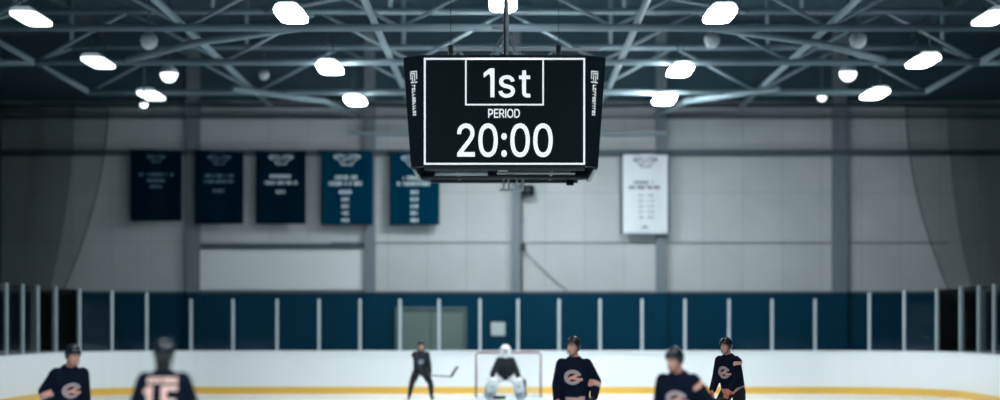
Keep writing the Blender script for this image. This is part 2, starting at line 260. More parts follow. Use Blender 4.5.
# ------------------------------------------------------------------ the hall
WY = 64.0                    # end wall
WL, WR = -15.6, 15.8
def wx(px): return (px - CX) / F * WY
def wz(py): return EYE + (HY - py) / F * WY
def struct(o, label, cat): return tag(o, label, cat, None, 'structure')
mb = MB().box((0.1, WY + 0.15, 7.3), (31.6, 0.3, 8.7))
wb = mb.build('wall_back', M['wall'])
struct(wb, 'pale grey panelled end wall behind the rink with the banners hanging on it', 'wall')
MB().box((0.1, WY + 0.14, (wz(101) + 11.66) / 2), (31.6, 0.34, 11.66 - wz(101))).build('shaded_wall_top', M['gable'], wb)['label'] = 'top of the wall with its shade put into the colour'  # darker sheet standing in for the shade above the lamps
mb = MB().box((0.1, WY + 0.13, 1.48), (31.6, 0.34, 2.96)); o = mb.build('wall_back_wainscot', M['blue'], wb)
o['label'] = 'dark blue lower band of the wall'
MB().box((0.1, WY - 0.05, 2.99), (31.6, 0.06, 0.07)).build('wainscot_cap', M['girt'], wb)
struct(MB().box((WL - 0.15, 36, 5.8), (0.3, 56.6, 11.6)).build('wall_left', M['dark']), 'dark side wall at the left end of the hall', 'wall')
struct(MB().box((WR + 0.15, 36, 5.8), (0.3, 56.6, 11.6)).build('wall_right', M['dark']), 'dark side wall at the right end of the hall', 'wall')
mb = MB()
for a, b in (((WL - .3, 10.9), (0.1, 11.9)), ((0.1, 11.9), (WR + .3, 10.9))):   # gable deck with ribs
    n = 26
    for k in range(n):
        x0 = a[0] + (b[0] - a[0]) * k / n; x1 = a[0] + (b[0] - a[0]) * (k + 1) / n
        z0 = a[1] + (b[1] - a[1]) * k / n; z1 = a[1] + (b[1] - a[1]) * (k + 1) / n
        d = 0.05 if k % 2 else 0.0
        vs = [(x0, 8, z0 - d), (x1, 8, z1 - d), (x1, 64.3, z1 - d), (x0, 64.3, z0 - d), (x0, 8, z0 + .2), (x1, 8, z1 + .2), (x1, 64.3, z1 + .2), (x0, 64.3, z0 + .2)]
        mb.add(vs, [(0, 1, 2, 3), (7, 6, 5, 4), (0, 4, 5, 1), (1, 5, 6, 2), (2, 6, 7, 3), (3, 7, 4, 0)])
struct(mb.build('ceiling', M['deck']), 'dim ribbed roof deck above the steel trusses', 'ceiling')
struct(MB().box((0.1, 36, -0.16), (32, 57, 0.2)).build('floor_concrete', M['concrete']), 'grey concrete walkway around the outside of the rink boards', 'floor')

# rink outline (inner face of the boards), open toward the camera
HW, R, YB, Y0 = 12.35, 3.6, 60.0, 9.0
X0 = 0.06
def rink_path(off=0.0, step=0.25):
    p = []
    hw, r, yb = HW + off, R + off, YB + off
    y = Y0
    while y < YB - R: p.append((X0 - hw, y)); y += 2.0
    n = 14
    for k in range(n + 1):
        a = PI - (PI / 2) * k / n
        p.append((X0 - (HW - R) + r * math.cos(a), YB - R + r * math.sin(a)))
    x = -(HW - R) + 1.0
    while x < HW - R - 0.2: p.append((X0 + x, yb)); x += 1.0
    for k in range(n + 1):
        a = PI / 2 - (PI / 2) * k / n
        p.append((X0 + (HW - R) + r * math.cos(a), YB - R + r * math.sin(a)))
    y = YB - R - 1.0
    q = []
    while y > Y0: q.append((X0 + hw, y)); y -= 2.0
    return p + q + [(X0 + hw, Y0)]
path = rink_path()
ice = MB(); ring = [(x, y, 0.0) for x, y in rink_path(0.02)]; n = len(ring)
ice.add(ring + [(x, y, -0.06) for x, y, z in ring], [tuple(range(n)), tuple(reversed(range(n, 2 * n)))] + [(i, (i + 1) % n, n + (i + 1) % n, n + i) for i in range(n)])
fl = ice.build('floor', M['ice']); struct(fl, 'white ice sheet inside the boards', 'ice floor')
def icemark(name, pts, mt, lab):
    k = len(pts); m_ = MB().add([(x, y, 0.004) for x, y in pts] + [(x, y, -0.01) for x, y in pts], [tuple(range(k)), tuple(reversed(range(k, 2 * k)))] + [(i, (i + 1) % k, k + (i + 1) % k, k + i) for i in range(k)])
    o = m_.build(name, mt, fl); o['label'] = lab
GY = 57.0
GX = (508.5 - CX) / F * GY
icemark('goal_line', [(X0 - 12.2, GY - .03), (X0 + 12.2, GY - .03), (X0 + 12.2, GY + .03), (X0 - 12.2, GY + .03)], M['redline'], 'thin red goal line')
icemark('goal_crease', [(GX + 1.8 * math.cos(PI + PI * k / 20), GY - .04 + 1.8 * math.sin(PI + PI * k / 20)) for k in range(21)], M['blueline'], 'pale blue goal crease')

def sweep(path, prof, name, mt, parent):
    """profile (offset outward, z) swept along the rink outline"""
    m_ = MB(); n = len(path); k = len(prof); vs = []
    for off, z in prof: pass
    rows = [rink_path(off) for off, z in prof]
    for i in range(n):
        for j, (off, z) in enumerate(prof): vs.append((rows[j][i][0], rows[j][i][1], z))
    fs = []
    for i in range(n - 1):
        fs += [(i * k + j, i * k + (j + 1) % k, (i + 1) * k + (j + 1) % k, (i + 1) * k + j) for j in range(k)]
    fs += [tuple(range(k)), tuple(reversed(range((n - 1) * k, n * k)))]
    m_.add(vs, fs); return m_.build(name, mt, parent)
bd = thing('rink_boards', 'white rink boards with yellow kickplate and tall clear shields curving round the ice', 'rink boards', (0, 0, 0))
sweep(path, [(0.03, 0.0), (0.03, 1.21), (0.13, 1.21), (0.13, 0.0)], 'board_face', M['board'], bd)
sweep(path, [(0.015, 0.0), (0.015, 0.20), (0.031, 0.20), (0.031, 0.0)], 'kickplate', M['kick'], bd)['label'] = 'yellow kickplate along the foot of the boards'
sweep(path, [(0.0, 1.21), (0.0, 1.25), (0.16, 1.25), (0.16, 1.21)], 'cap_rail', M['cap'], bd)
# posts between the panes: positions along the end, then round both corners
posts = []
for px in (191, 233, 277, 319, 360, 400, 439, 480, 518, 559, 600, 642, 685, 729, 772, 815):
    posts.append(((px - CX) / F * (YB + .08), YB + .08, 1.50, 0.0))
def side_posts(sgn):
    out = []
    ro = R + .08; cx_ = X0 + sgn * (HW - R)
    for th in (27, 44, 63, 84):
        a = math.radians(th); out.append((cx_ + sgn * ro * math.sin(a), YB - R + ro * math.cos(a), 1.62 + .012 * th / 5, -sgn * a))
    for k in range(10): out.append((X0 + sgn * (HW + .08), 54.7 - 1.72 * k, 1.8, -sgn * PI / 2))
    return out
L_ = side_posts(-1); R_ = side_posts(1)
seq = list(reversed(L_)) + posts + R_
for x, y, h, a in seq:
    Rz = Matrix.Rotation(a, 3, 'Z')
    MB().bbox((x, y, 1.25 + h / 2), (0.085, 0.07, h), 0.012, Rz).build('stanchion', M['stan'], bd)
for (x, y, h, a), (x2, y2, h2, a2) in zip(seq[:-1], seq[1:]):
    p = Vector((x, y, 0)); q = Vector((x2, y2, 0)); d = (q - p); u = d.normalized(); hh = min(h, h2) - .03
    mid = (p + q) / 2; ang = math.atan2(u.y, u.x)
    MB().box((mid.x, mid.y, 1.26 + hh / 2), (d.length - .10, 0.014, hh), Matrix.Rotation(ang, 3, 'Z')).build('glass_pane', M['glass'], bd)

# wall columns and girts
CS = 32.34
for i, (px, w, lab) in enumerate(((194, .42, 'dim grey wall column left of the second dark banner from the left'), (370, .34, 'grey wall column between the two clearest blue banners'), (516, .28, 'grey wall column below the scoreboard with a conduit beside it'),
                  (661, .34, 'grey wall column behind the white banner'), (839, .46, 'dark grey wall column between the white banner and the right side wall'))):
    c = MB()
    x = wx(px)
    zc, hc_ = 7.1, 8.2
    c.box((x, WY - .17, zc), (w, .03, hc_)); c.box((x, WY - .01, zc), (w, .03, hc_)); c.box((x, WY - .09, zc), (.05, .15, hc_))
    co_ = struct(c.build('column', M['column']), lab, 'column')
    c2 = MB().box((x, WY - .17, 1.5), (w, .03, 3.0)); c2.box((x, WY - .09, 1.5), (.05, .15, 3.0))
    c2.build('painted_foot', M['blue'], co_)['label'] = 'blue painted lower part of the column'
def girt(name, x0, x1, z, h, d, mt, lab):
    c = MB(); xm = (x0 + x1) / 2; L = x1 - x0
    c.box((xm, WY - d, z), (L, .03, h)); c.box((xm, WY - d / 2, z + h / 2 - .015), (L, d, .03)); c.box((xm, WY - d / 2, z - h / 2 + .015), (L, d, .03))
    struct(c.build(name, mt), lab, 'wall beam')
girt('beam', WL, WR, wz(153), .17, .22, M['girt'], 'dark horizontal wall beam the banners hang from')
girt('beam', wx(350), wx(668), wz(134), .10, .30, M['steel'], 'short light steel beam on the wall behind the scoreboard')
girt('beam', WL, WR, wz(106), .10, .2, M['girt'], 'dim upper wall beam just above the white banner and scoreboard sides')
girt('beam', WL, WR, wz(118), .05, .2, M['girt'], 'thin dim wall beam between two thicker ones')
girt('beam', wx(196), wx(372), wz(246), .14, .12, M['girt'], 'dark ledge beam under the blue banners left of centre')
struct(MB().box((wx(284), WY - .03, wz(270)), (wx(369) - wx(201), .06, 1.22)).build('trim_1', M['shelf']), 'long pale wall panel under the dark ledge left of centre', 'wall panel')
struct(MB().box((wx(640), WY - .012, wz(243)), (wx(1000) - wx(382) , .03, .025)).build('trim_2', M['girt']), 'thin horizontal seam across the pale wall', 'wall seam')
# service door in the blue band
dr = thing('door_1', 'grey green double service door in the blue wall behind the glass', 'door', (wx(431), WY - .1, 0), kind='structure')
w2 = (wx(464) - wx(399)) / 2; hd = wz(310)
for s_ in (-1, 1):
    lf = MB().bbox((s_ * w2 / 2, 0.02, hd / 2), (w2 - .02, .05, hd), .01).build('door_leaf', M['door'], dr)
    MB().tube([(s_ * .1, -.02, 1.0), (s_ * .1, -.08, 1.0), (s_ * .1, -.08, 1.25), (s_ * .1, -.02, 1.25)], .015).build('door_handle', M['rail'], lf)
MB().box((-w2 - .05, 0, hd / 2), (.1, .12, hd)).box((w2 + .05, 0, hd / 2), (.1, .12, hd)).box((0, 0, hd + .05), (w2 * 2 + .2, .12, .1)).build('door_frame', M['doorframe'], dr)
# small pale sign
sg = thing('wall_sign', 'small pale square sign on the blue wall above the goal', 'sign', (wx(498), WY - .06, wz(329)))
MB().bbox((0, 0, 0), (.44, .05, .42), .02).build('sign_plate', M['sign'], sg)
for a in (-1, 1):
    for b in (-1, 1): MB().tube([(a * .18, -.02, b * .17), (a * .18, -.035, b * .17)], .012).build('screw', M['conduit'], sg)
# loudspeaker by the centre column, conduit and sagging cable
sp = thing('wall_speaker', 'small black speaker box on the wall just below the scoreboard', 'speaker', (wx(527.3), WY - .36, wz(191)))
MB().bbox((0, 0, 0), (.42, .3, .30), .03).build('cabinet', M['box'], sp)
MB().tube([(0, -.15, 0), (0, -.17, 0)], .11, 20).build('speaker_cone', M['frame'], sp)
MB().bbox((0, .22, .02), (.1, .16, .1), .01).build('bracket', M['conduit'], sp)
cd = thing('conduit', 'thin grey conduit pipe beside the centre wall column with a junction box', 'conduit', (wx(521.6), WY - .14, 0))
MB().tube([(0, -.06, 3.05), (0, -.06, wz(197))], .03).build('pipe', M['conduit'], cd)
MB().bbox((.04, -.08, wz(247)), (.17, .12, .2), .02).build('junction_box', M['frame'], cd)
for z in (3.6, 5.2): MB().bbox((0, -.02, z), (.12, .08, .05), .01).build('clip', M['conduit'], cd)
p0 = at(523.5, 250, WY - .16); p1 = at(567, 290, WY - .06)
cb = []
for k in range(15):
    t = k / 14; cb.append(p0.lerp(p1, t) - Vector((0, 0, .06 * math.sin(PI * t))))
tag(MB().tube(cb, .014, 8).build('wall_cable', M['cable']), 'dark cable sagging from the conduit box down to the blue wall band', 'cable')

# ------------------------------------------------------------------ netting gathered at both ends
def drape(top, bot, m0, m1, y, label):
    (xa, xb), zt = top; (xc, xd), zb = bot
    nx, nz = 24, 22; vs = []; fs = []
    def P(u, v):
        s = v ** 1.9
        x0 = xa + (xc - xa) * s; x1 = xb + (xd - xb) * s
        return Vector((x0 + (x1 - x0) * u, y + .10 * math.sin(u * 22 + v * 2), zt + (zb - zt) * v))
    for j in range(nz + 1):
        for i in range(nx + 1): vs.append(P(i / nx, j / nz))
    for j in range(nz):
        for i in range(nx): fs.append((j * (nx + 1) + i, j * (nx + 1) + i + 1, (j + 1) * (nx + 1) + i + 1, (j + 1) * (nx + 1) + i))
    r = thing('safety_net', label, 'netting', (0, 0, 0))
    MB().add(vs, fs, 0, True).build('net_mesh', M['net'], r)
    MB().tube([P(1, k / 16) for k in range(17)], .018, 8).build('edge_rope', M['rope'], r)
    vs = []; f2 = []
    for jz in range(nz + 1):
        for i in range(nx + 1):
            v = jz / nz; x0 = xa + (xc - xa) * v; x1 = m0 + (m1 - m0) * v ** 1.9
            vs.append(Vector((x0 + (x1 - x0) * i / nx, y + .45 + .08 * math.sin(i / nx * 17 + v), zt + (zb - zt) * v)))
    MB().add(vs, fs, 0, True).build('back_layer', M['net'], r)
    MB().tube([P(k / 16, 0) for k in range(17)], .03, 8).build('top_rope', M['rope'], r)
y = 62.4
k_ = y / F
drape(((WL + .1, (108 - CX) * k_), 8.6), ((WL + .1, (62 - CX) * k_), 2.9), (72 - CX) * k_, (46 - CX) * k_, y, 'dark safety net gathered against the end wall left of the banners')
drape(((WR - .1, (906 - CX) * k_), 8.6), ((WR - .1, (950 - CX) * k_), 2.9), (950 - CX) * k_, (976 - CX) * k_, y, 'dark safety net gathered against the end wall right of the white banner')

# ------------------------------------------------------------------ roof trusses
ZC, ZT = 8.52, 9.78
def truss(Y, label, half=13.2):
    t = thing('roof_truss', label, 'roof truss', (0.03, Y, 0), kind='structure')
    hb = half - 1.5
    MB().tube([(-hb, 0, ZC), (hb, 0, ZC)], .085).build('bottom_chord', M['steel'], t)
    MB().tube([(-hb - .5, 0, ZT), (hb + .5, 0, ZT)], .085).build('top_chord', M['steel'], t)
    for s in (-1, 1):
        MB().tube([(s * hb, 0, ZC), (s * half, 0, 9.35), (s * (hb + .5), 0, ZT)], .08).build('end_brace', M['steel'], t)
        MB().tube([(s * half, 0, 9.35), (s * 15.5, 0, 9.35)], .09).build('bearing_stub', M['steel'], t)
    n = 10; st = 2 * hb / n
    for k in range(n):
        a = -hb + k * st; z0, z1 = (ZC, ZT) if k % 2 == 0 else (ZT, ZC)
        MB().tube([(a, 0, z0), (a + st, 0, z1)], .045, 8).build('web_member', M['steel'], t)
    for x in (-12.2, -7.3, -2.9, 2.9, 7.3, 12.2):
        MB().tube([(x, 0, ZT), (x, 0, 11.85 - abs(x) * .063)], .06, 8).build('hanger', M['steel'], t)
    return t
truss(37.6, 'steel roof truss directly over the front of the scoreboard')
truss(45.3, 'steel roof truss just behind the scoreboard, with the pole passing in front')
truss(51.3, 'steel roof truss midway between scoreboard and end wall')
truss(58.0, 'steel roof truss nearest the end wall')
truss(30.4, 'steel roof truss out of frame nearer the camera')
for x, lab in ((-2.9, 'long roof tube running front to back, inner left'), (2.9, 'long roof tube running front to back, inner right'), (-7.2, 'long roof tube running front to back, outer left'), (7.2, 'long roof tube running front to back, outer right')):
    tag(MB().tube([(x, 12, ZC + .17), (x, 63.6, ZC + .17)], .08).build('beam', M['steel']), lab, 'roof beam', None, 'structure')
for i in range(5):
    x = (-12.4, -6.2, 0.05, 6.2, 12.5)[i]; z = 11.72 - abs(x) * .063
    tag(MB().bar((x, 10, z), (x, 63.9, z), .1, .22).build('beam', M['girt']), ('roof purlin near the left side wall', 'roof purlin left of the ridge', 'roof purlin under the ridge', 'roof purlin right of the ridge', 'roof purlin near the right side wall')[i], 'purlin', None, 'structure')
for s, w in ((-1, 'left'), (1, 'right')):
    tag(MB().tube([(s * 4.5, 45.3, ZC), (s * 7.15, 47.4, ZC - .05), (s * 9.3, 50.9, ZC)], .085).build('beam', M['steel']), 'pale flat brace tube crossing between trusses, %s of the scoreboard' % w, 'roof brace', None, 'structure')
    tag(MB().tube([(s * 7.4, 56.2, ZC - .1), (s * 5.2, 59.4, ZC - .1), (s * 4.6, 63.5, ZC - .1)], .09).build('beam', M['steel']), 'pale brace tube between the last truss and the end wall, %s of the scoreboard' % w, 'roof brace', None, 'structure')
    tag(MB().tube([(s * .6, 45.3, ZT), (s * 2.9, 48, ZT), (s * 6, 51.3, ZT)], .07).build('beam', M['steel']), 'upper brace tube high above the scoreboard, %s of the pole' % w, 'roof brace', None, 'structure')

# ------------------------------------------------------------------ lamps
ZL = 8.3
def make_lamp(key, z, label, group):
    t = thing('high_bay_light', label, 'ceiling light', (0, 0, z), group=group)
    h = MB(); w, L = .54, 1.95
    v = []
    for yy in (-L / 2 + .1, L / 2 - .1):
        for xx, zz in ((-w / 2 + .03, -.0), (-w / 2 + .03, .06), (-.16, .11), (.16, .11), (w / 2 - .03, .06), (w / 2 - .03, 0)): v.append((xx, yy, zz))
    h.add(v, [(0, 1, 2, 3, 4, 5), (11, 10, 9, 8, 7, 6)] + [(i, (i + 1) % 6, 6 + (i + 1) % 6, 6 + i) for i in range(6)])
    h.build('housing', M['lamp_house'], t)
    MB().loft([((0, 0, -.065), w * .46, L * .46, None), ((0, 0, -.05), w * .52, L * .5, None), ((0, 0, .005), w * .53, L * .5, None)], 32, p=5.0).build('diffuser', M[key], t)
    for s in (-1, 1): MB().tube([(0, s * .8, .16), (0, s * .8, .85 if z < 8.6 else 1.0)], .012, 6).build('hanging_rod', M['girt'], t)
    return t
gl = 'linear high bay lights over the ice'
lamp_list = [
 (-9.7, 42.3, 'low', 'lit ceiling light at the top left corner, nearest of the outer left row'),
 (-9.75, 49.5, 'low', 'lit ceiling light in the outer left row, middle of three'),
 (-9.72, 56.7, 'low', 'lit ceiling light in the outer left row, the one nearest the end wall'),
 (-4.34, 41.8, 'mid', 'lit ceiling light in the inner left row, nearest of three, at top edge'),
 (-4.3, 50.6, 'mid', 'lit ceiling light in the inner left row, middle of three'),
 (-4.22, 58.0, 'dimmer', 'lit ceiling light in the inner left row, farthest, just left of the scoreboard'),
 (4.32, 41.8, 'mid', 'lit ceiling light in the inner right row, nearest of three, at top edge'),
 (4.3, 51.1, 'mid', 'lit ceiling light in the inner right row, middle of three'),
 (4.42, 57.8, 'near', 'lit ceiling light in the inner right row, farthest, just right of the scoreboard'),
 (9.92, 42.2, 'low', 'lit ceiling light at the top right corner, nearest of the outer right row'),
 (9.93, 49.3, 'dimmer', 'lit ceiling light in the outer right row, middle of three'),
 (10.05, 56.4, 'dimmer', 'lit ceiling light in the outer right row, the one nearest the end wall'),
 (-0.06, 43.2, 'mid', 'lit ceiling light directly above the scoreboard behind its pole'),
 (-0.06, 51.0, 'hi', 'ceiling light in the centre row hidden behind the scoreboard, nearer one'),
 (-0.06, 58.6, 'hi', 'ceiling light in the centre row hidden behind the scoreboard, by the end wall')]
protos = {}
for x, y, k, lab in lamp_list:
    z = 8.75 if (k == 'mid' and abs(x) < 1) else ZL
    if (k, z) not in protos: o = protos[(k, z)] = make_lamp(k, z, lab, gl)
    else: o = copy_tree(protos[(k, z)])
    o.location = (x, y, z); o['label'] = lab
for y in (34.5, 26.5, 18.5, 10.5):  # unseen lamp rows added toward the camera to light players and near ice
    for x in (-9.7, -4.3, 4.3, 9.9):
        o = copy_tree(protos[(('near' if y < 20 else 'mid') if abs(x) < 5 else 'low', ZL)]); o.location = (x, y, ZL)
        o['label'] = 'unseen overhead light added nearer the camera to light the players'; o['group'] = 'added unseen lights above the near half of the ice'
def flood(px, py, D, r, mt, label, z1=None):
    p = at(px, py, D); t = thing('round_floodlight', label, 'floodlight', p)
    MB().loft([((0, 0, r * .1), r * .98, r * .98, None), ((0, 0, r * .55), r * .82, r * .82, None), ((0, 0, r), r * .35, r * .35, None)], 16).build('shade', M['lamp_house'], t)
    MB().ell((0, 0, 0), (r * .95, r * .95, r * .95)).build('lens', mt, t)
    MB().tube([(0, 0, r * .9), (0, 0, max(.5, 10.9 - p.z))], .02, 6).build('stem', M['girt'], t)
flood(169, 74, 53.5, .24, M['flood'], 'small round lit floodlight between the two far lamps of the outer left row')
flood(848, 73, 53.5, .24, M['flood'], 'small round lit floodlight above the far lamp of the outer right row')
flood(822, 97, 60, .14, M['flood'], 'tiny round lit lamp left of the far outer right ceiling light')
flood(149, 41, 49, .22, M['dim'], 'unlit pale round floodlight by the left roof braces')
flood(858, 40, 49, .22, M['dim'], 'unlit pale round floodlight by the right roof braces')
flood(264, 75, 58, .16, M['dim'], 'tiny unlit round lamp left of the scoreboard under the truss')
flood(144, 104, 53.6, .12, M['flood'], 'tiny lit round lamp just under the far outer left ceiling light')
flood(712, 40, 49, .2, M['dim'], 'faint unlit round lamp under the near inner right ceiling light')
# ------------------------------------------------------------------ lettering from outlines
def text_mesh(txt, height, width, depth, bold, gap=0.05):
    """outline lettering in the XZ plane facing -Y, centred; scaled to the given total height and width"""
    def new():
        cu = bpy.data.curves.new('t', 'CURVE'); cu.dimensions = '2D'; cu.fill_mode = 'BOTH'; cu.resolution_u = 5
        cu.offset = bold; cu.extrude = depth; return cu
    x = 0.0; made = []
    for ch in txt:
        if ch == 'I': sp = [[[x_, y_, x_, y_, x_, y_] for x_, y_ in ((0, 0), (0.063, 0), (0.063, 0.509), (0, 0.509))]]
        else: sp = GLYPH[ch]
        lo = min(p[2] for s in sp for p in s); hi = max(p[2] for s in sp for p in s)
        cu = new(); made.append(cu)
        for s in sp:
            if ch == 't' and s is not sp[0]: cu = new(); made.append(cu); cu.extrude = depth * .97
            q = cu.splines.new('BEZIER'); q.bezier_points.add(len(s) - 1); q.use_cyclic_u = True
            for bp, p in zip(q.bezier_points, s):
                bp.handle_left_type = bp.handle_right_type = 'FREE'
                bp.co = (p[2] - lo + x, p[3], 0); bp.handle_left = (p[0] - lo + x, p[1], 0); bp.handle_right = (p[4] - lo + x, p[5], 0)
        x += hi - lo + gap
    V_, F_ = [], []
    for cu in made:
        o = bpy.data.objects.new('t', cu); C.objects.link(o)
        m1 = bpy.data.meshes.new_from_object(o.evaluated_get(bpy.context.evaluated_depsgraph_get()))
        bpy.data.objects.remove(o); k = len(V_)
        V_ += [v.co[:] for v in m1.vertices]; F_ += [tuple(i + k for i in p.vertices) for p in m1.polygons]
    me = bpy.data.meshes.new(txt); me.from_pydata(V_, [], F_)
    xs = [v.co.x for v in me.vertices]; ys = [v.co.y for v in me.vertices]
    x0, x1, y0, y1 = min(xs), max(xs), min(ys), max(ys)
    for v in me.vertices:
        v.co = ((v.co.x - (x0 + x1) / 2) / (x1 - x0) * width, -v.co.z, (v.co.y - (y0 + y1) / 2) / (y1 - y0) * height)
    me.materials.clear(); me.update()
    return me

# ------------------------------------------------------------------ scoreboard (front face on Y = 38)
D0 = 38.0; S0 = F / D0
SX = (504.5 - CX) / S0
ZTP, ZBT = EYE + (HY - 55) / S0, EYE + (HY - 166.5) / S0
sb = thing('scoreboard', 'black hanging centre scoreboard lit with 1st PERIOD 20:00', 'scoreboard', (SX, D0, 0))
WF, CT, CB, DEP = 1.492, .386, .235, 3.7
def plan(c, z, ins=0.0):
    a = WF - ins * .6; b = WF + c - ins
    return [(-a, ins, z), (a, ins, z), (b, c + ins * .4, z), (b, DEP - c - ins * .4, z), (a, DEP - ins, z), (-a, DEP - ins, z), (-b, DEP - c - ins * .4, z), (-b, c + ins * .4, z)]
h = MB()
o1, o2 = plan(CT, ZTP), plan(CB, ZBT); i2 = plan(CB, ZBT, .07); i1 = plan(CT, ZTP - .25, .07)
vs = o1 + o2 + i2 + i1
fs = [tuple(range(8)), tuple(range(24, 32))]
for k in range(8):
    j = (k + 1) % 8
    fs += [(k, j, 8 + j, 8 + k), (8 + k, 8 + j, 16 + j, 16 + k), (16 + k, 16 + j, 24 + j, 24 + k)]
hm = h.add(vs, fs).build('housing', M['black'], sb)
def zpx(py): return EYE + (HY - py) / S0
def xpx(px): return (px - 504.5) / S0
MB().box((0, -.012, (zpx(57.6) + zpx(165.4)) / 2), (xpx(585.6) - xpx(423.4), .022, zpx(57.6) - zpx(165.4))).build('display_screen', M['screen'], sb)
def outline(name, x0, x1, y0, y1, t, label):
    X0_, X1_, Z0_, Z1_ = xpx(x0), xpx(x1), zpx(y1), zpx(y0); t /= S0
    m_ = MB(); yy = -.028
    m_.box(((X0_ + X1_) / 2, yy, Z1_ - t / 2), (X1_ - X0_, .012, t)).box(((X0_ + X1_) / 2, yy, Z0_ + t / 2), (X1_ - X0_, .012, t))
    m_.box((X0_ + t / 2, yy, (Z0_ + Z1_) / 2), (t, .012, Z1_ - Z0_ - 2 * t)).box((X1_ - t / 2, yy, (Z0_ + Z1_) / 2), (t, .012, Z1_ - Z0_ - 2 * t))
    o = m_.build(name, M['led'], sb); o['label'] = label
outline('display_border', 424, 585, 58.2, 164.8, 1.7, 'lit white outline round the display')
outline('period_box', 465.2, 543.8, 58.2, 105.5, 1.4, 'lit white box around 1st')
def sbtext(name, txt, px0, px1, py0, py1, bold, gap, label):
    me = text_mesh(txt, (py1 - py0) / S0, (px1 - px0) / S0, .01, bold, gap)
    me.materials.append(M['led']); o = bpy.data.objects.new(name, me); C.objects.link(o); o.parent = sb
    o.location = (xpx((px0 + px1) / 2), -.032, zpx((py0 + py1) / 2)); o['label'] = label
sbtext('period_digit', '1st', 483.8, 530.6, 68.6, 97.8, .005, .09, 'lit white 1st')
sbtext('period_word', 'PERIOD', 488.3, 519.8, 109.0, 118.0, .006, .078, 'lit white word PERIOD')
sbtext('clock_digits', '20:00', 457.2, 552.6, 123.6, 157.2, .0075, .084, 'lit white time 20:00')
# corner panels with their printed mark and vertical lettering
def corner(s, ya, name):
    f = 1 if ya < 1 else -1
    c0 = lambda z: CT + (CB - CT) * (ZTP - z) / (ZTP - ZBT)
    def P(u, z, off):
        c = c0(z); a = Vector((s * WF, 0, z)); b = Vector((s * (WF + c), c, z))
        p = a.lerp(b, u); n = Vector((s, -1, 0)).normalized()
        p = p + n * off
        if f < 0: p.y = DEP - p.y
        return p
    def slab(m_, u0, u1, z0, z1, off, th):
        m_.add([P(u0, z0, off), P(u1, z0, off), P(u1, z1, off), P(u0, z1, off), P(u0, z0, off + th), P(u1, z0, off + th), P(u1, z1, off + th), P(u0, z1, off + th)],
               [(0, 1, 2, 3), (4, 5, 6, 7), (0, 4, 5, 1), (1, 5, 6, 2), (2, 6, 7, 3), (3, 7, 4, 0)])
    pm = MB(); slab(pm, .04, .96, ZBT + .05, ZTP - .05, .001, .012)
    pn = pm.build('corner_panel', M['black'], sb)
    m_ = MB(); zt = zpx(70); zb = zpx(82); u0, u1 = (.30, .66)
    if s > 0: u0, u1 = (.26, .62)
    H = zt - zb
    # block monogram of nested strokes
    for q in ((0, 1, .9, 1), (0, .12, .3, .9), (0, 1, 0, .1), (.3, .42, .18, .82), (.3, 1, .74, .84), (.62, .74, .1, .66), (.88, 1, .3, .74)):
        slab(m_, u0 + (u1 - u0) * q[0], u0 + (u1 - u0) * q[1], zb + H * q[2], zb + H * q[3], .013, .004)
    rr = random.Random(5)
    z = zpx(84); ze = zpx(114.0)
    while z > ze:
        hgt = rr.uniform(.03, .05); a, b = (.42, .60) if s < 0 else (.36, .54)
        k = rr.randrange(4)
        slab(m_, a, b, z - .012, z, .013, .004)
        if k != 1: slab(m_, a, a + .06, z - hgt, z, .013, .004)
        if k != 2: slab(m_, b - .06, b, z - hgt, z, .013, .004)
        if k == 3: slab(m_, a, b, z - hgt, z - hgt + .012, .013, .004)
        z -= hgt + .012
    m_.build('maker_mark', M['print'], pn)['label'] = 'small white vertical mark on the corner panel'
for s in (-1, 1):
    for ya in (0, 2): corner(s, ya, '')
# open underside
for s in (-1, 1):
    MB().bar((s * (WF + CB - .05), CB, ZBT - .02), (s * (WF + CB - .05), DEP - CB, ZBT - .02), .06, .05).build('bottom_rail', M['conduit'], sb)['label'] = 'pale metal edge rail under the scoreboard'
MB().bar((-WF + .02, .08, ZBT - .03), (WF - .02, .08, ZBT - .03), .06, .07).build('bottom_rail', M['frame'], sb)
MB().bar((-WF + .02, DEP - .05, ZBT - .02), (WF - .02, DEP - .05, ZBT - .02), .08, .08).build('bottom_rail', M['frame'], sb)
MB().tube([(-1.32, 1.2, ZBT - .03), (-.32, 1.2, ZBT - .03)], .055).build('cross_tube', M['rail'], sb)
MB().tube([(-1.6, 2.3, ZBT - .02), (1.6, 2.3, ZBT - .02)], .06).build('cross_tube', M['frame'], sb)
MB().bbox((.6, 1.3, ZBT + .02), (1.5, .5, .12), .02).build('control_tray', M['frame'], sb)
MB().bar((-.9, .9, ZBT - .0), (-.9, 3.4, ZBT), .05, .05).build('cross_bar', M['frame'], sb)
MB().bar((.9, .9, ZBT - .0), (.9, 3.4, ZBT), .05, .05).build('cross_bar', M['frame'], sb)
MB().tube([(-.03, .35, ZBT - .06), (-.03, .35, ZBT + .1)], .09, 14).build('latch', M['rail'], sb)
MB().tube([(1.30, 3.1, ZBT + .02), (1.30, 3.1, ZBT - .14)], .075, 14).build('beacon', M['box'], sb)
MB().tube([(1.28, .5, ZBT + .05), (1.28, .5, ZBT - .08)], .05, 14).build('beacon', M['box'], sb)
mm = MB().tube([(-.02, 3.55, ZBT + .1), (-.02, 3.55, ZBT - .2), (.36, 3.55, ZBT - .2), (.36, 3.55, ZBT + .1)], .028, 8)
mm.tube([(.08, 3.55, ZBT + .1), (.08, 3.55, ZBT - .2)], .02, 8).tube([(.24, 3.55, ZBT + .1), (.24, 3.55, ZBT - .2)], .02, 8).bar((-.1, 3.55, ZBT - .2), (.36, 3.55, ZBT - .2), .07, .05)
mm.build('hanging_bracket', M['cap'], sb)['label'] = 'small white bracket hanging under the back edge'
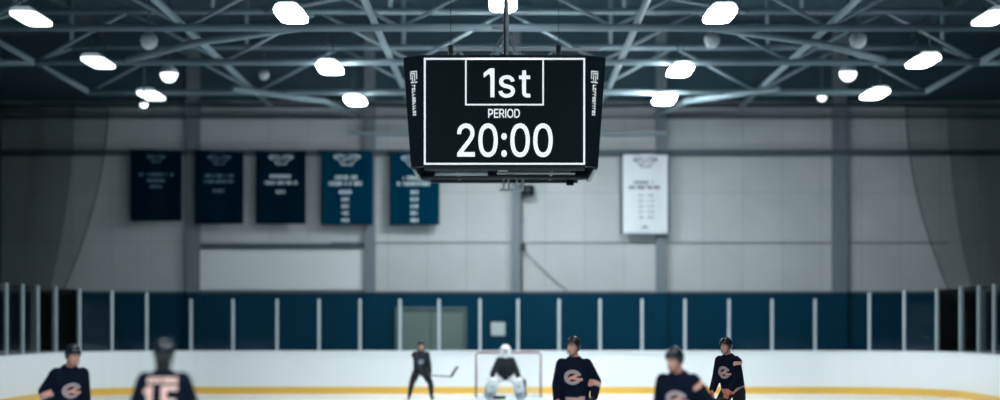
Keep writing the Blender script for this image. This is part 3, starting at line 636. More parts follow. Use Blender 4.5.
# suspension
MB().tube([(-.02 + .05, 1.85, ZTP - .1), (-.02 + .05, 1.85, 11.7)], .052, 14).build('pole', M['cap'], sb)
MB().tube([(.0, 1.78, ZTP - .1), (.0, 1.78, 11.7)], .018, 8).build('pole_cable', M['cable'], sb)
zb_ = EYE + (HY - 49.5) / F * 39.85
MB().bar((-1.28, 1.85, zb_), (1.85, 1.85, zb_), .06, .055).build('spreader_beam', M['cap'], sb)['label'] = 'thin bright horizontal spreader beam'
for x in (-1.02, 1.02):
    MB().tube([(x, 1.2, ZTP - .05), (x, 1.2, ZTP + .34), ], .05, 10).tube([(x, 1.2, ZTP + .3), (x, 1.2, 9.7)], .007, 6).build('side_hanger', M['frame'], sb)
zc_ = EYE + (HY - 30) / F * 39.85
for a, b in ((-.42, -.08), (.34, -.08), (-.24, .3), (.6, .3)):
    MB().tube([(.03, 1.85, zc_), (a, 1.85 + b * 3, ZTP - .05)], .016, 6).build('stay_rod', M['rail'], sb)
for x in (-.9, .95):
    MB().bar((x - .3, 1.85, ZTP - .02), (x, 1.85, zb_), .05, .05).build('gusset', M['rail'], sb)
    MB().bar((x + .3, 1.85, ZTP - .02), (x, 1.85, zb_), .05, .05).build('gusset', M['rail'], sb)
for x in (-.34, -.12, .2, .36): MB().loft([((x, 1.7, ZTP - .02), .07, .07, None), ((x, 1.7, ZTP + .06), .06, .06, None), ((x, 1.7, ZTP + .15), .02, .02, None)], 10).build('lifting_lug', M['frame'], sb)
MB().bbox((-.12, 1.85, EYE + (HY - 27) / F * 39.85), (.24, .14, .07), .02).build('pole_clamp', M['cap'], sb)['label'] = 'bright clamp on the pole'

# ------------------------------------------------------------------ banners
BY = WY - .42
def bx(px): return (px - CX) / F * BY
def bz(py): return EYE + (HY - py) / F * BY
def ripple(x, z, ph): return .035 * math.sin(x * 4.2 + ph) * (0.4 + .6 * min(1, -z / 2.0)) + .012 * math.sin(x * 9 + ph * 2 + z)
def glyphs(add, x0, x1, z0, z1, seed, cw=None):
    """tiny illegible block letters filling a line"""
    r = random.Random(seed); hgt = z1 - z0; cw = cw or hgt * .55; gaps = (x1 - x0) > .55; x = x0; t = hgt * .22
    while x + cw <= x1 + .01:
        k = r.randrange(6); w = cw * .78
        if k != 5 or x == x0 or not gaps:
            add(x, x + t, z0, z1)
            if k in (0, 1, 3): add(x + w - t, x + w, z0, z1)
            if k in (0, 2, 4): add(x, x + w, z1 - t, z1)
            if k in (1, 2, 4): add(x, x + w, z0, z0 + t)
            if k in (0, 3, 4): add(x, x + w, (z0 + z1) / 2 - t / 2, (z0 + z1) / 2 + t / 2)
        x += cw
def banner(px0, px1, py0, py1, label, lines, emblem_s, white, ph):
    W = (px1 - px0) / F * BY; H = (py1 - py0) / F * BY; xm = bx((px0 + px1) / 2); zt = bz(py0)
    b = thing('banner', label, 'banner', (xm, BY, zt), group='championship banners on the end wall')
    nx, nz = 22, 26; vs = []; fs = []
    for off in (0, .012):
        for j in range(nz + 1):
            for i in range(nx + 1):
                x = -W / 2 + W * i / nx; z = -H * j / nz; vs.append((x, ripple(x, z, ph) + off, z))
    N = (nx + 1) * (nz + 1); I = lambda i, j, k: k * N + j * (nx + 1) + i
    for j in range(nz):
        for i in range(nx):
            fs += [(I(i, j, 0), I(i + 1, j, 0), I(i + 1, j + 1, 0), I(i, j + 1, 0)), (I(i, j, 1), I(i, j + 1, 1), I(i + 1, j + 1, 1), I(i + 1, j, 1))]
    for i in range(nx): fs += [(I(i, 0, 0), I(i, 0, 1), I(i + 1, 0, 1), I(i + 1, 0, 0)), (I(i, nz, 0), I(i + 1, nz, 0), I(i + 1, nz, 1), I(i, nz, 1))]
    for j in range(nz): fs += [(I(0, j, 0), I(0, j + 1, 0), I(0, j + 1, 1), I(0, j, 1)), (I(nx, j, 0), I(nx, j, 1), I(nx, j + 1, 1), I(nx, j + 1, 0))]
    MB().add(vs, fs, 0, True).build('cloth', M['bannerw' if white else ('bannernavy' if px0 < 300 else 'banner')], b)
    MB().tube([(-W / 2 - .05, .02, .0), (W / 2 + .05, .02, .0)], .028, 8).build('top_rod', M['girt'], b)
    for s in (-1, 1): MB().tube([(s * W * .4, .02, 0), (s * W * .4, .19, .02)], .012, 6).build('tie', M['cable'], b)
    k = BY / F
    def patch(m_):
        def add(x0, x1, z0, z1):
            n = max(1, int((x1 - x0) / .06))
            for i in range(n):
                a = x0 + (x1 - x0) * i / n; c = x0 + (x1 - x0) * (i + 1) / n
                p = [(a, z0), (c, z0), (c, z1), (a, z1)]
                q = [(x, ripple(x, z, ph) - .008, z) for x, z in p] + [(x, ripple(x, z, ph) + .002, z) for x, z in p]
                m_.add(q, [(0, 1, 2, 3), (7, 6, 5, 4), (0, 4, 5, 1), (1, 5, 6, 2), (2, 6, 7, 3), (3, 7, 4, 0)])
        return add
    ink = M['ink'] if white else M['shadeletter' if px0 < 250 else 'letter']
    # winged emblem: two swept wings over a broken ring
    m_ = MB(); e = emblem_s; ez = -(8.5 if not white else 8.0) * k
    def stroke(pts, w):
        pts = [(x * e * k, ez - y * e * k) for x, y in pts]; w *= e * k
        for (xa, za), (xb, zb) in zip(pts[:-1], pts[1:]):
            d = Vector((xb - xa, zb - za)); n_ = Vector((-d.y, d.x)).normalized() * w / 2
            p = [(xa + n_.x, za + n_.y), (xb + n_.x, zb + n_.y), (xb - n_.x, zb - n_.y), (xa - n_.x, za - n_.y)]
            q = [(x, ripple(x, z, ph) - .008, z) for x, z in p] + [(x, ripple(x, z, ph) + .002, z) for x, z in p]
            m_.add(q, [(0, 1, 2, 3), (7, 6, 5, 4), (0, 4, 5, 1), (1, 5, 6, 2), (2, 6, 7, 3), (3, 7, 4, 0)])
    for s in (-1, 1):
        stroke([(s * 1, -3.5), (s * 7, -4.6), (s * 13, -3.6), (s * 13.4, -2.6), (s * 11, -.6), (s * 7, 1)], 1.0)
        stroke([(s * 12, -2.6), (s * 7, -2.4), (s * 3, -1)], .9)
        stroke([(s * 7, 1), (s * 6, 4), (s * 3.5, 6.5)], 1.1)
    stroke([(3.5 * math.cos(a / 8 * 1.7 * PI + .5), 2.5 - 3.2 * math.sin(a / 8 * 1.7 * PI + .5)) for a in range(9)], 1.1)
    m_.build('emblem', ink, b)
    for n_, (x0, x1, y0, y1, mk) in enumerate(lines):
        m2 = MB(); glyphs(patch(m2), (x0 - (px0 + px1) / 2) * k, (x1 - (px0 + px1) / 2) * k, -(y1 - py0) * k, -(y0 - py0) * k, n_ * 7 + int(px0), None)
        m2.build('lettering', M['shadeletter' if px0 < 250 else mk], b)
    if white:
        for s in (-1, 1):
            m3 = MB(); patch(m3)(*((-W / 2, -W / 2 + .05) if s < 0 else (W / 2 - .05, W / 2)), -H, 0); m3.build('side_hem', M['banner'], b)['label'] = 'blue side hem'
yrs = lambda c, w: [(c - w / 2, c + w / 2, y, y + 3.6, 'letter') for y in (190.5, 197.5, 204.5, 211.3, 218.5)]
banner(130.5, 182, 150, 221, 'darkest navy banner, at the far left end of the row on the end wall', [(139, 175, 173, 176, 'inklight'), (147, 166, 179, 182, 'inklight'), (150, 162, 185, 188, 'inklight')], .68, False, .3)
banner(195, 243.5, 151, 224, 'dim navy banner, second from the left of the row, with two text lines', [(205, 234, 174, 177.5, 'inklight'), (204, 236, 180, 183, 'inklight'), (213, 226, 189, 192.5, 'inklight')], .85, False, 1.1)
banner(256, 306, 151, 224, 'dark blue banner, third from the left, with one short line under its text', [(270, 292, 174.5, 178, 'letter'), (265, 299, 181, 184.5, 'letter'), (276, 287, 190, 193.5, 'letter')], .9, False, 2.2)
banner(321, 373, 151, 225, 'blue banner with a column of five short lines, fourth from the left', [(335, 358, 175.5, 179.2, 'letter'), (329, 363, 181.5, 185.6, 'letter'), (339, 353, 190, 194, 'letter')] + yrs(346, 9)[1:], 1.0, False, 3.0)
banner(389.5, 439.5, 152, 225, 'sharpest blue banner, partly hidden behind the lower left of the scoreboard', [(403, 426, 176, 179.6, 'letter'), (397, 432, 182, 185.6, 'letter')] + yrs(415, 8.5), 1.0, False, 4.1)
wl = [(634, 656, 181, 184, 'ink'), (629, 661, 186, 189, 'ink')]
for y in (194, 199.5, 205, 210.5, 216): wl += [(638, 644, y, y + 2.6, 'inklight'), (647, 655, y, y + 2.6, 'inklight')]
banner(621, 669.5, 154, 234, 'white banner with dark lettering, right of the scoreboard', wl + [(642, 649, 226, 228.5, 'ink')], .9, True, 5.0)

# ------------------------------------------------------------------ goal
gt = thing('hockey_goal', 'red framed hockey goal with white netting behind the goalie', 'goal', (GX, GY, 0))
gw, gh = .89, 1.24
fr = [(-gw, 0, 0), (-gw, 0, gh - .06), (-gw + .06, 0, gh), (gw - .06, 0, gh), (gw, 0, gh - .06), (gw, 0, 0)]
MB().tube(fr, .025, 12).build('goal_frame', M['red'], gt)
base = [(-gw, 0, .03)] + [(-gw * 1.02 * math.cos(PI * k / 14), 1.05 * math.sin(PI * k / 14) ** .7, .03) for k in range(1, 14)] + [(gw, 0, .03)]
MB().tube(base, .03, 8).build('base_frame', M['cap'], gt)
topb = [(-gw + .06, 0, gh)] + [(-gw * .9 * math.cos(PI * k / 14), .55 * math.sin(PI * k / 14) ** .7, gh) for k in range(1, 14)] + [(gw - .06, 0, gh)]
MB().tube(topb, .014, 8).build('top_shelf_bar', M['red'], gt)
vs = []; fs = []; nz = 12; n = len(base)
for j in range(nz + 1):
    for a, b in zip(base, topb): vs.append(Vector(a).lerp(Vector(b), j / nz))
for j in range(nz):
    for i in range(n - 1): fs.append((j * n + i, j * n + i + 1, (j + 1) * n + i + 1, (j + 1) * n + i))
fs += [(nz * n + i, nz * n + i + 1, nz * n + n - 2 - i, nz * n + n - 1 - i) for i in range(n // 2)]
MB().add(vs, fs, 0, True).build('goal_net', M['goalnet'], gt)
# ------------------------------------------------------------------ skaters
def rot(ax, deg): return Matrix.Rotation(math.radians(deg), 3, ax)
def ik(a, b, l1, l2, pole):
    a = Vector(a); b = Vector(b); d = b - a; L = min(d.length, (l1 + l2) * .995); d.normalize()
    b = a + d * L; x = (l1 * l1 - l2 * l2 + L * L) / (2 * L); h = math.sqrt(max(0, l1 * l1 - x * x))
    p = Vector(pole); p = (p - d * p.dot(d)).normalized()
    return a + d * x + p * h, b
def capsule(m_, a, b, r0, r1, n=6, seg=14):
    a = Vector(a); b = Vector(b)
    m_.ell(a, (r0,) * 3, None, seg); m_.ell(b, (r1,) * 3, None, seg)
    m_.tube([a.lerp(b, k / n) for k in range(n + 1)], r0, seg, rs=[r0 + (r1 - r0) * k / n for k in range(n + 1)])
def glove_mesh(wrist, d, nrm, sgn, big=1.0):
    """padded glove: flared cuff, palm, four curled fingers of unequal length and a thumb off the side of the palm"""
    d = d.normalized(); n = (nrm - d * nrm.dot(d)).normalized(); w = d.cross(n) * sgn
    R = Matrix((w, n, d)).transposed(); m_ = MB(); W = Vector(wrist)
    m_.loft([(W - d * .09, .064 * big, .060 * big, R), (W - d * .03, .054 * big, .05 * big, R), (W + d * .01, .045 * big, .038 * big, R)], 16)
    m_.loft([(W - d * .01, .043, .03, R), (W + d * .04, .050, .030, R), (W + d * .085, .050, .026, R), (W + d * .10, .044, .02, R)], 16, p=2.6)
    for k, (o, l) in enumerate(((-.036, .030), (-.012, .036), (.012, .034), (.035, .027))):
        b = W + d * .092 + w * o; e1 = b + d * l + n * .012; e2 = e1 + n * .034 + d * .006; e3 = e2 + n * .012 - d * .026
        for p, q, r0, r1 in ((b, e1, .0145, .014), (e1, e2, .014, .0125), (e2, e3, .0125, .011)): capsule(m_, p, q, r0, r1, 3, 10)
    t0 = W + d * .02 - w * .042; t1 = t0 - w * .022 + d * .035 + n * .02; t2 = t1 + d * .026 + n * .022 + w * .008
    capsule(m_, t0, t1, .018, .016, 3, 10); capsule(m_, t1, t2, .016, .013, 3, 10)
    return fuse(m_, .0075, 1), W + d * .10 + n * .035, w

def head_prims(m_, hc, R):
    P = lambda x, y, z: hc + R @ Vector((x, y, z))
    m_.ell(P(0, .012, .025), (.076, .096, .098), R)
    m_.loft([(P(0, -.022, -.115), .030, .030, R), (P(0, -.02, -.09), .050, .060, R), (P(0, -.014, -.05), .064, .076, R), (P(0, -.004, 0), .072, .088, R)], 18)
    m_.add([P(-.007, -.09, .018), P(.007, -.09, .018), P(.017, -.088, -.03), P(-.017, -.088, -.03), P(0, -.122, -.026), P(0, -.075, -.01), P(0, -.098, .02)],
           [(6, 4, 0), (6, 1, 4), (1, 2, 4), (0, 4, 3), (2, 3, 4), (0, 3, 5), (1, 5, 2), (2, 5, 3), (0, 5, 1), (6, 0, 1)])
    m_.ell(P(0, -.108, -.028), (.016, .014, .012), R, 10)
    for s in (-1, 1): m_.ell(P(s * .078, .012, -.008), (.012, .02, .034), R, 10)
    m_.ell(P(0, -.074, -.06), (.028, .022, .014), R, 10)
def face_parts(root, hc, R):
    P = lambda x, y, z: hc + R @ Vector((x, y, z))
    for s in (-1, 1):
        ey = MB().ell(P(s * .031, -.075, .006), (.014, .010, .009), R, 12).build('eye', M['pad'], root)
        MB().ell(P(s * .031, -.0825, .006), (.006, .004, .0065), R, 10).build('iris', M['eye'], ey)
        MB().tube([P(s * .016, -.085, .026), P(s * .034, -.076, .031), P(s * .049, -.064, .026)], .004, 6).build('eyebrow', M['hair'], root)
    MB().ell(P(0, -.094, -.058), (.024, .007, .006), R, 10).build('mouth', M['lips'], root)
def helmet_mesh(hc, R, mt, root, name='helmet'):
    seg, n = 28, 12; vs = []; rad = [(.098, .122, .128), (.088, .112, .118)]
    for rx, ry, rz in rad:
        for i in range(n + 1):
            for k in range(seg):
                a = 2 * PI * k / seg; f = -math.sin(a)        # f = 1 at the brow
                low = -.01 + (.045 * max(0, f) if f > 0 else 0) - .07 * max(0, 1 - max(0, f) * 1.6)
                tmax = math.acos(max(-.95, min(.95, low / rz))); th = tmax * i / n
                rib = 1 + (.035 if (k % 7 in (0, 1) and rx > .09) else 0) * math.sin(th)
                vs.append(hc + R @ Vector((rx * rib * math.sin(th) * math.cos(a), .012 + ry * rib * math.sin(th) * math.sin(a), .03 + rz * math.cos(th))))
    N = (n + 1) * seg; fs = []
    for i in range(n):
        for k in range(seg):
            j = (k + 1) % seg
            fs += [(i * seg + k, (i + 1) * seg + k, (i + 1) * seg + j, i * seg + j), (N + i * seg + k, N + i * seg + j, N + (i + 1) * seg + j, N + (i + 1) * seg + k)]
    for k in range(seg):
        j = (k + 1) % seg; fs.append((n * seg + k, N + n * seg + k, N + n * seg + j, n * seg + j))
    h = MB().add(vs, fs, 0, True).build(name, mt, root)
    P = lambda x, y, z: hc + R @ Vector((x, y, z))
    MB().tube([P(-.088, -.01, -.03), P(-.07, -.05, -.09), P(0, -.062, -.126), P(.07, -.05, -.09), P(.088, -.01, -.03)], .006, 6).build('chin_strap', M['tape'], h)
    return h
def skate(root, ank, yaw):
    R = rot('Z', yaw); A = Vector(ank); P = lambda x, y, z: Vector((A.x, A.y, 0)) + R @ Vector((x, y, z))
    m_ = MB(); z0 = A.z - .14
    P2 = lambda x, y, z: P(x, y, z + z0)
    m_.loft([(P2(0, -.20, .095), .028, .03, R @ rot('X', 90)), (P2(0, -.15, .10), .043, .042, R @ rot('X', 90)), (P2(0, -.06, .115), .046, .055, R @ rot('X', 90)), (P2(0, .02, .12), .045, .062, R @ rot('X', 90)), (P2(0, .075, .115), .038, .055, R @ rot('X', 90))], 16)
    m_.loft([(P2(0, .02, .10), .045, .062, R), (P2(0, .02, .17), .045, .055, R), (P2(0, .022, .24), .052, .06, R)], 16)
    b = link('skate', fuse(m_, .012, 1), M['boot'], root)
    MB().bbox(P2(0, -.13, .055), (.026, .07, .05), .008, R).bbox(P2(0, .05, .055), (.026, .07, .05), .008, R).bbox(P2(0, -.05, .03), (.018, .27, .02), .006, R).build('blade_holder', M['bladew'], b)
    MB().box(P2(0, -.05, .011), (.005, .29, .022), R).build('blade', M['chrome'], b)

def person(label, px, D, rz=0, lean=10, twist=0, side=0, drop=0.0, stance=(.2, .0, .2, .05), hands=None, head=(0, 0), jersey='navy', mark=None,
           gloves=('glove', 'glove'), hem=True, elbow=0, shoulder=0, goalie=False, hair=False, scale=1.0):
    root = thing('person', label, 'person', ((px - CX) / F * D, D, 0), math.radians(rz))
    root.scale = (scale,) * 3
    pel = Vector((0, 0.02, 1.0 - drop)); RU = rot('Z', twist) @ rot('Y', side) @ rot('X', lean)
    U = lambda p: pel + RU @ (Vector(p) - Vector((0, 0.02, 1.0)))
    hips = {s: pel + Vector((s * .112, 0, -.02)) for s in (-1, 1)}
    ank = {-1: Vector((-stance[0], stance[1], .14)), 1: Vector((stance[2], stance[3], .14))}
    knee = {}; 
    for s in (-1, 1): knee[s], ank[s] = ik(hips[s], ank[s], .45, .44, (s * .25, -1, .1))
    sh = {s: U((s * .175, .0, 1.49)) for s in (-1, 1)}
    hands = hands or {-1: (-.26, -.26, 1.02), 1: (.26, -.26, 1.02)}
    el, wr = {}, {}
    for s in (-1, 1): el[s], wr[s] = ik(sh[s], U(hands[s]), .30, .27, RU @ Vector((s * .55, .9, -.35)))
    RH = rot('Z', twist * .6) @ rot('Y', side * .4) @ rot('X', lean * .35) @ rot('Z', head[0]) @ rot('X', head[1])
    nb = U((0, .015, 1.55)); hc = nb + RH @ Vector((0, -.02, .185))
    # body: one continuous skin
    b = MB()
    head_prims(b, hc, RH)
    capsule(b, nb, hc + RH @ Vector((0, .02, -.05)), .064, .056)
    b.loft([(U((0, .02, .93)), .155, .105, RU), (U((0, .02, 1.08)), .15, .10, RU), (U((0, .015, 1.28)), .175, .115, RU), (U((0, .01, 1.43)), .18, .11, RU), (U((0, .015, 1.53)), .10, .075, RU), (U((0, .015, 1.57)), .06, .06, RU)], 18)
    for s in (-1, 1):
        capsule(b, sh[s], el[s], .058, .046); capsule(b, el[s], wr[s], .045, .032)
        d = (wr[s] - el[s]).normalized(); capsule(b, wr[s], wr[s] + d * .08, .030, .026)
        capsule(b, hips[s], knee[s], .092, .060); capsule(b, knee[s], ank[s], .058, .042)
        capsule(b, ank[s] + Vector((0, 0.0, -.02)), ank[s] + rot('Z', s * 12) @ Vector((0, -.12, -.035)), .030, .022)
    link('body', fuse(b, .0125, 1), M['skin'], root)
    if not goalie: face_parts(root, hc, RH)
    # jersey
    j = MB(); ft = 1.0 if not goalie else 1.12
    j.loft([(U((0, .02, .94)), .205, .175, RU), (U((0, .02, 1.06)), .205 * ft, .175 * ft, RU), (U((0, .02, 1.26)), .215 * ft, .17 * ft, RU), (U((0, .015, 1.41)), .225 * ft, .155 * ft, RU), (U((0, .015, 1.51)), .17, .125, RU), (U((0, .015, 1.60)), .085, .085, RU)], 26, p=2.3)
    for s in (-1, 1):
        j.ell(U((s * .165, .01, 1.465)), (.115 * ft, .115 * ft, .09), RU @ rot('Y', s * 22))
        capsule(j, sh[s], el[s], .088 * ft, .074 * ft, 8, 16); capsule(j, el[s], wr[s].lerp(el[s], .12), .076 * ft, .060 * ft, 8, 16)
    jm = fuse(j, .014, 3)
    mats = [M[jersey], M['peach'], M['pale']]
    inv = RU.transposed()
    bvh = BVHTree.FromPolygons([v.co.copy() for v in jm.vertices], [tuple(p.vertices) for p in jm.polygons])
    jo = link('jersey', jm, mats, root)
    for p in jm.polygons:
        c = p.center; q = inv @ (c - pel); zz = q.z + 1.0; k = 0
        near = min((c - el[-1].lerp(wr[-1], t)).length for t in (0, .3, .6, 1)), min((c - el[1].lerp(wr[1], t)).length for t in (0, .3, .6, 1))
        if min(near) < .13:
            s = -1 if near[0] < near[1] else 1
            t = (c - el[s]).dot(wr[s] - el[s]) / (wr[s] - el[s]).length_squared
            if elbow and s == elbow and .08 < t < .3: k = 1
            elif elbow and s == elbow and .3 < t < .38: k = 2
        elif hem and zz < 1.045: k = 1 if zz < 1.02 else 2
        if shoulder and k == 0:
            s = shoulder; t = (c - sh[s]).dot(el[s] - sh[s]) / (el[s] - sh[s]).length_squared
            if (c - sh[s].lerp(el[s], max(0, min(1, t)))).length < .135 and .1 < t < .3 and q.x * s > .2: k = 1
        p.material_index = k
    def decal(name, fn, ext, cell, mt, back, lab):
        (xa, xb), (za, zb) = ext; m_ = MB(); sg = 1 if back else -1
        def hit(x, z):
            o = U((x, sg * 1.0 + .02, z)); r = bvh.ray_cast(o, RU @ Vector((0, -sg, 0)))
            return r[0]
        nx = int((xb - xa) / cell); nz = int((zb - za) / cell); outv = RU @ Vector((0, sg, 0))
        cache = {}
        def V(i, k):
            if (i, k) not in cache: cache[(i, k)] = hit(xa + i * cell, za + k * cell)
            return cache[(i, k)]
        for i in range(nx):
            for k in range(nz):
                if not fn(xa + (i + .5) * cell, za + (k + .5) * cell): continue
                q = [V(i, k), V(i + 1, k), V(i + 1, k + 1), V(i, k + 1)]
                if any(x is None for x in q): continue
                m_.add([x + outv * .006 for x in q] + [x - outv * .002 for x in q], [(0, 1, 2, 3), (7, 6, 5, 4), (0, 4, 5, 1), (1, 5, 6, 2), (2, 6, 7, 3), (3, 7, 4, 0)])
        if m_.v:
            o = m_.build(name, M[mt], jo); o['label'] = lab
    if mark == 'emblem':
        cz = 1.325
        def ringf(x, z):
            a, c = x / .125, (z - cz) / .105; r = math.hypot(a, c); an = math.atan2(c, a)
            return .55 < r < 1.0 and not (-.5 < an < .25)
        def inner(x, z):
            a, c = x / .125, (z - cz) / .105
            return (abs(c - a * .55) < .2 and math.hypot(a, c) < .62) or (.0 < a < 1.1 and abs(c + .12 + .2 * a) < .16)
        decal('emblem', ringf, ((-.14, .14), (cz - .12, cz + .12)), .007, 'pale', False, 'pale ring emblem on the chest')
        decal('emblem_wing', inner, ((-.14, .15), (cz - .12, cz + .12)), .007, 'peach', False, 'peach stroke across the chest emblem')
    elif mark == 'small':
        decal('emblem', lambda x, z: .35 < math.hypot(x / .07, (z - 1.3) / .07) < 1, ((-.08, .08), (1.22, 1.38)), .006, 'inklight', False, 'small grey emblem on the chest')
    elif mark == 'number':
        def num(x, z):     # 1 then 5, seen from behind: wearer's left is image left
            x = -x if False else x
            if not 1.06 < z < 1.37: return False
            u = -x          # from behind, image x runs against the local axis
            t = .052
            if -.135 < u < -.135 + .062: return True
            if -.165 < u < -.13 and 1.29 < z < 1.335: return True
            if -.175 < u < -.035 and 1.06 < z < 1.095: return True
            if .0 < u < .145:
                if z > 1.37 - .05: return u > .0
                if u < .052 and z > 1.20: return True
                if 1.19 < z < 1.245: return u < .13
                if u > .093 and 1.10 < z < 1.22: return True
                if z < 1.11: return u < .135
            return False
        decal('number', lambda x, z: num(x * .95, z - .07), ((-.19, .19), (1.10, 1.46)), .0075, 'numb', True, 'large pale peach number 15 on the back')
        rr = random.Random(3); cuts = [(-.15 + .05 * k, -.15 + .05 * k + rr.uniform(.036, .043)) for k in range(6)]
        decal('name_bar', lambda x, z: 1.465 < z < 1.52 and any(a < x < b for a, b in cuts) and not (1.483 < z < 1.501 and int(x * 60) % 3 == 0), ((-.17, .17), (1.455, 1.53)), .0075, 'numb', True, 'row of small peach letters above the number')
    # pants, socks, skates
    p_ = MB(); RP = rot('X', lean * .3)
    p_.loft([(pel + Vector((0, 0, .06)), .20, .155, RP), (pel + Vector((0, 0, -.03)), .21, .165, RP), (pel + Vector((0, 0, -.07)), .18, .15, RP)], 22)
    for s in (-1, 1): capsule(p_, hips[s] + Vector((0, 0, -.03)), hips[s].lerp(knee[s], .74), .120, .102, 8, 16)
    link('pants', fuse(p_, .014, 2), M['pad' if goalie else 'pants'], root)
    for s in (-1, 1):
        s_ = MB(); f = (ank[s] - knee[s]).normalized()
        capsule(s_, hips[s].lerp(knee[s], .72), knee[s], .082, .082); capsule(s_, knee[s], knee[s].lerp(ank[s], .4), .082, .078); capsule(s_, knee[s].lerp(ank[s], .4), knee[s].lerp(ank[s], .86), .078, .056)
        link('sock', fuse(s_, .013, 2), M['sock'], root)
        skate(root, ank[s], s * 12)
    if hair:
        hm = MB(); P = lambda x, y, z: hc + RH @ Vector((x, y, z))
        hm.loft([(P(0, .055, .02), .075, .06, RH), (P(0, .062, -.05), .076, .05, RH), (P(0, .062, -.12), .072, .042, RH), (P(0, .06, -.17), .055, .03, RH)], 16)
        link('hair', fuse(hm, .01, 2), M['hair'], root)
    grips = {}
    for s in (-1, 1):
        d = (wr[s] - el[s]).normalized(); pn = RU @ Vector((-s * .55, -.25, -.8))
        big = 1.0
        gm, g, w = glove_mesh(wr[s], d, pn, s, big); grips[s] = (g, w)
        if not (goalie): link('glove', gm, M[gloves[0 if s < 0 else 1]], root)
        else: bpy.data.meshes.remove(gm)
    if not goalie: helmet_mesh(hc, RH, M['helmet'], root)
    root_m = Matrix.LocRotScale(root.location, root.rotation_euler, root.scale)
    top = root_m @ (hc + RH @ Vector((0, .012, .158))); wc = root_m @ hc
    print('PERSON %s top px (%.0f,%.0f) head z %.2f' % (label[:30], CX + top.x * F / top.y, HY - (top.z - EYE) * F / top.y, top.z))
    return dict(root=root, U=U, RU=RU, hc=hc, RH=RH, grips=grips, wr=wr, el=el, knee=knee, ank=ank, hips=hips, M=root_m, jo=jo)

def stick_thing(label, butt, heel, tip, group=None):
    """shaft from butt to heel, then the blade to the tip (world points)"""
    butt, heel, tip = Vector(butt), Vector(heel), Vector(tip)
    t = thing('hockey_stick', label, 'hockey stick', butt)
    MB().bar((0, 0, 0), heel - butt, .022, .032).build('shaft', M['stick'], t)
    d = (tip - heel); n = d.cross(heel - butt).normalized()
    pts = [heel - butt + d * k / 6 + n * .012 * (k / 6) ** 2 * 3 for k in range(7)]
    b = MB(); up = (heel - butt).normalized()
    x = d.normalized(); up = (up - x * up.dot(x)).normalized()
    for k in range(6):
        a, c = pts[k], pts[k + 1]; h = .065
        b.add([a - n * .005, c - n * .005, c - up * h - n * .005, a - up * h - n * .005, a + n * .005, c + n * .005, c - up * h + n * .005, a - up * h + n * .005],
              [(0, 1, 2, 3), (7, 6, 5, 4), (0, 4, 5, 1), (1, 5, 6, 2), (2, 6, 7, 3), (3, 7, 4, 0)])
    b.build('blade', M['tape'], t)
    MB().bar(Vector((0, 0, 0)), (heel - butt) * .12, .028, .038).build('grip_tape', M['tape'], t)
    return t

person('hockey player in navy leaning and looking down, at the far left, emblem on chest', 63, 26.4, rz=28, lean=24, twist=8, drop=.02, hands={-1: (-.21, -.10, 1.02), 1: (.22, -.22, 1.0)}, elbow=-1, head=(12, 10), mark='emblem', stance=(.26, .1, .28, -.1))
person('hockey player seen from behind with large number 15 on a navy jersey', 163.5, 20.0, rz=180, lean=3, drop=.0, scale=1.015, hands={-1: (-.30, -.16, .98), 1: (.30, -.16, .98)}, head=(0, 0), mark='number', hair=True, elbow=0, stance=(.24, .0, .24, .05))
p3 = person('hockey player in black standing legs apart with a stick, left of the goal', 420.5, 54.4, rz=8, lean=12, drop=.10, hands={-1: (-.02, -.36, 1.00), 1: (.26, -.30, .98)}, head=(8, 6), jersey='dkjersey', mark='small', hem=False, elbow=0, stance=(.33, .0, .33, .02), scale=.9)
p5 = person('hockey player in navy standing upright just right of the goal, head turned left', 575, 29.4, rz=-8, lean=8, twist=-4, drop=.0, hands={-1: (-.22, -.20, 1.0), 1: (.29, -.10, 1.02)}, elbow=1, head=(-26, 2), mark='emblem', gloves=('gloveo', 'glove'), stance=(.24, .02, .24, .05))
p6 = person('hockey player in navy bending forward, face turned left, right of the upright navy player', 684, 23.4, rz=-18, lean=24, twist=-6, drop=.02, hands={-1: (-.24, -.2, 1.0), 1: (.30, -.18, 1.06)}, head=(-26, 8), mark='emblem', gloves=('glove', 'gloveo'), shoulder=1, stance=(.28, .1, .3, -.08))
p7 = person('hockey player in navy at the far right, farther back, holding a stick across the waist', 732.5, 34.8, rz=-42, lean=14, twist=-6, drop=.04, hands={-1: (-.16, -.33, 1.04), 1: (.22, -.30, 1.06)}, head=(-6, 4), mark='emblem', gloves=('gloveo', 'gloveo'), shoulder=1, stance=(.36, .06, .36, -.06))
def grip(p, s): return p['M'] @ p['grips'][s][0]
a, b = grip(p3, -1), grip(p3, 1); d = (b - a).normalized()
hl = b + Vector((.60, -.04, -.02)); bt = a - (hl - a).normalized() * .12
stick_thing('dark hockey stick held out to the right by the player in black', bt, hl, hl + Vector((.16, -.02, .25)))
a, b = grip(p7, -1), grip(p7, 1); d = (a - b).normalized()
stick_thing('dark hockey stick held across the waist by the farther player at the far right', b - d * .12, a + d * .42 + Vector((0, 0, -.1)), a + d * .62 + Vector((0, -.05, -.2)))

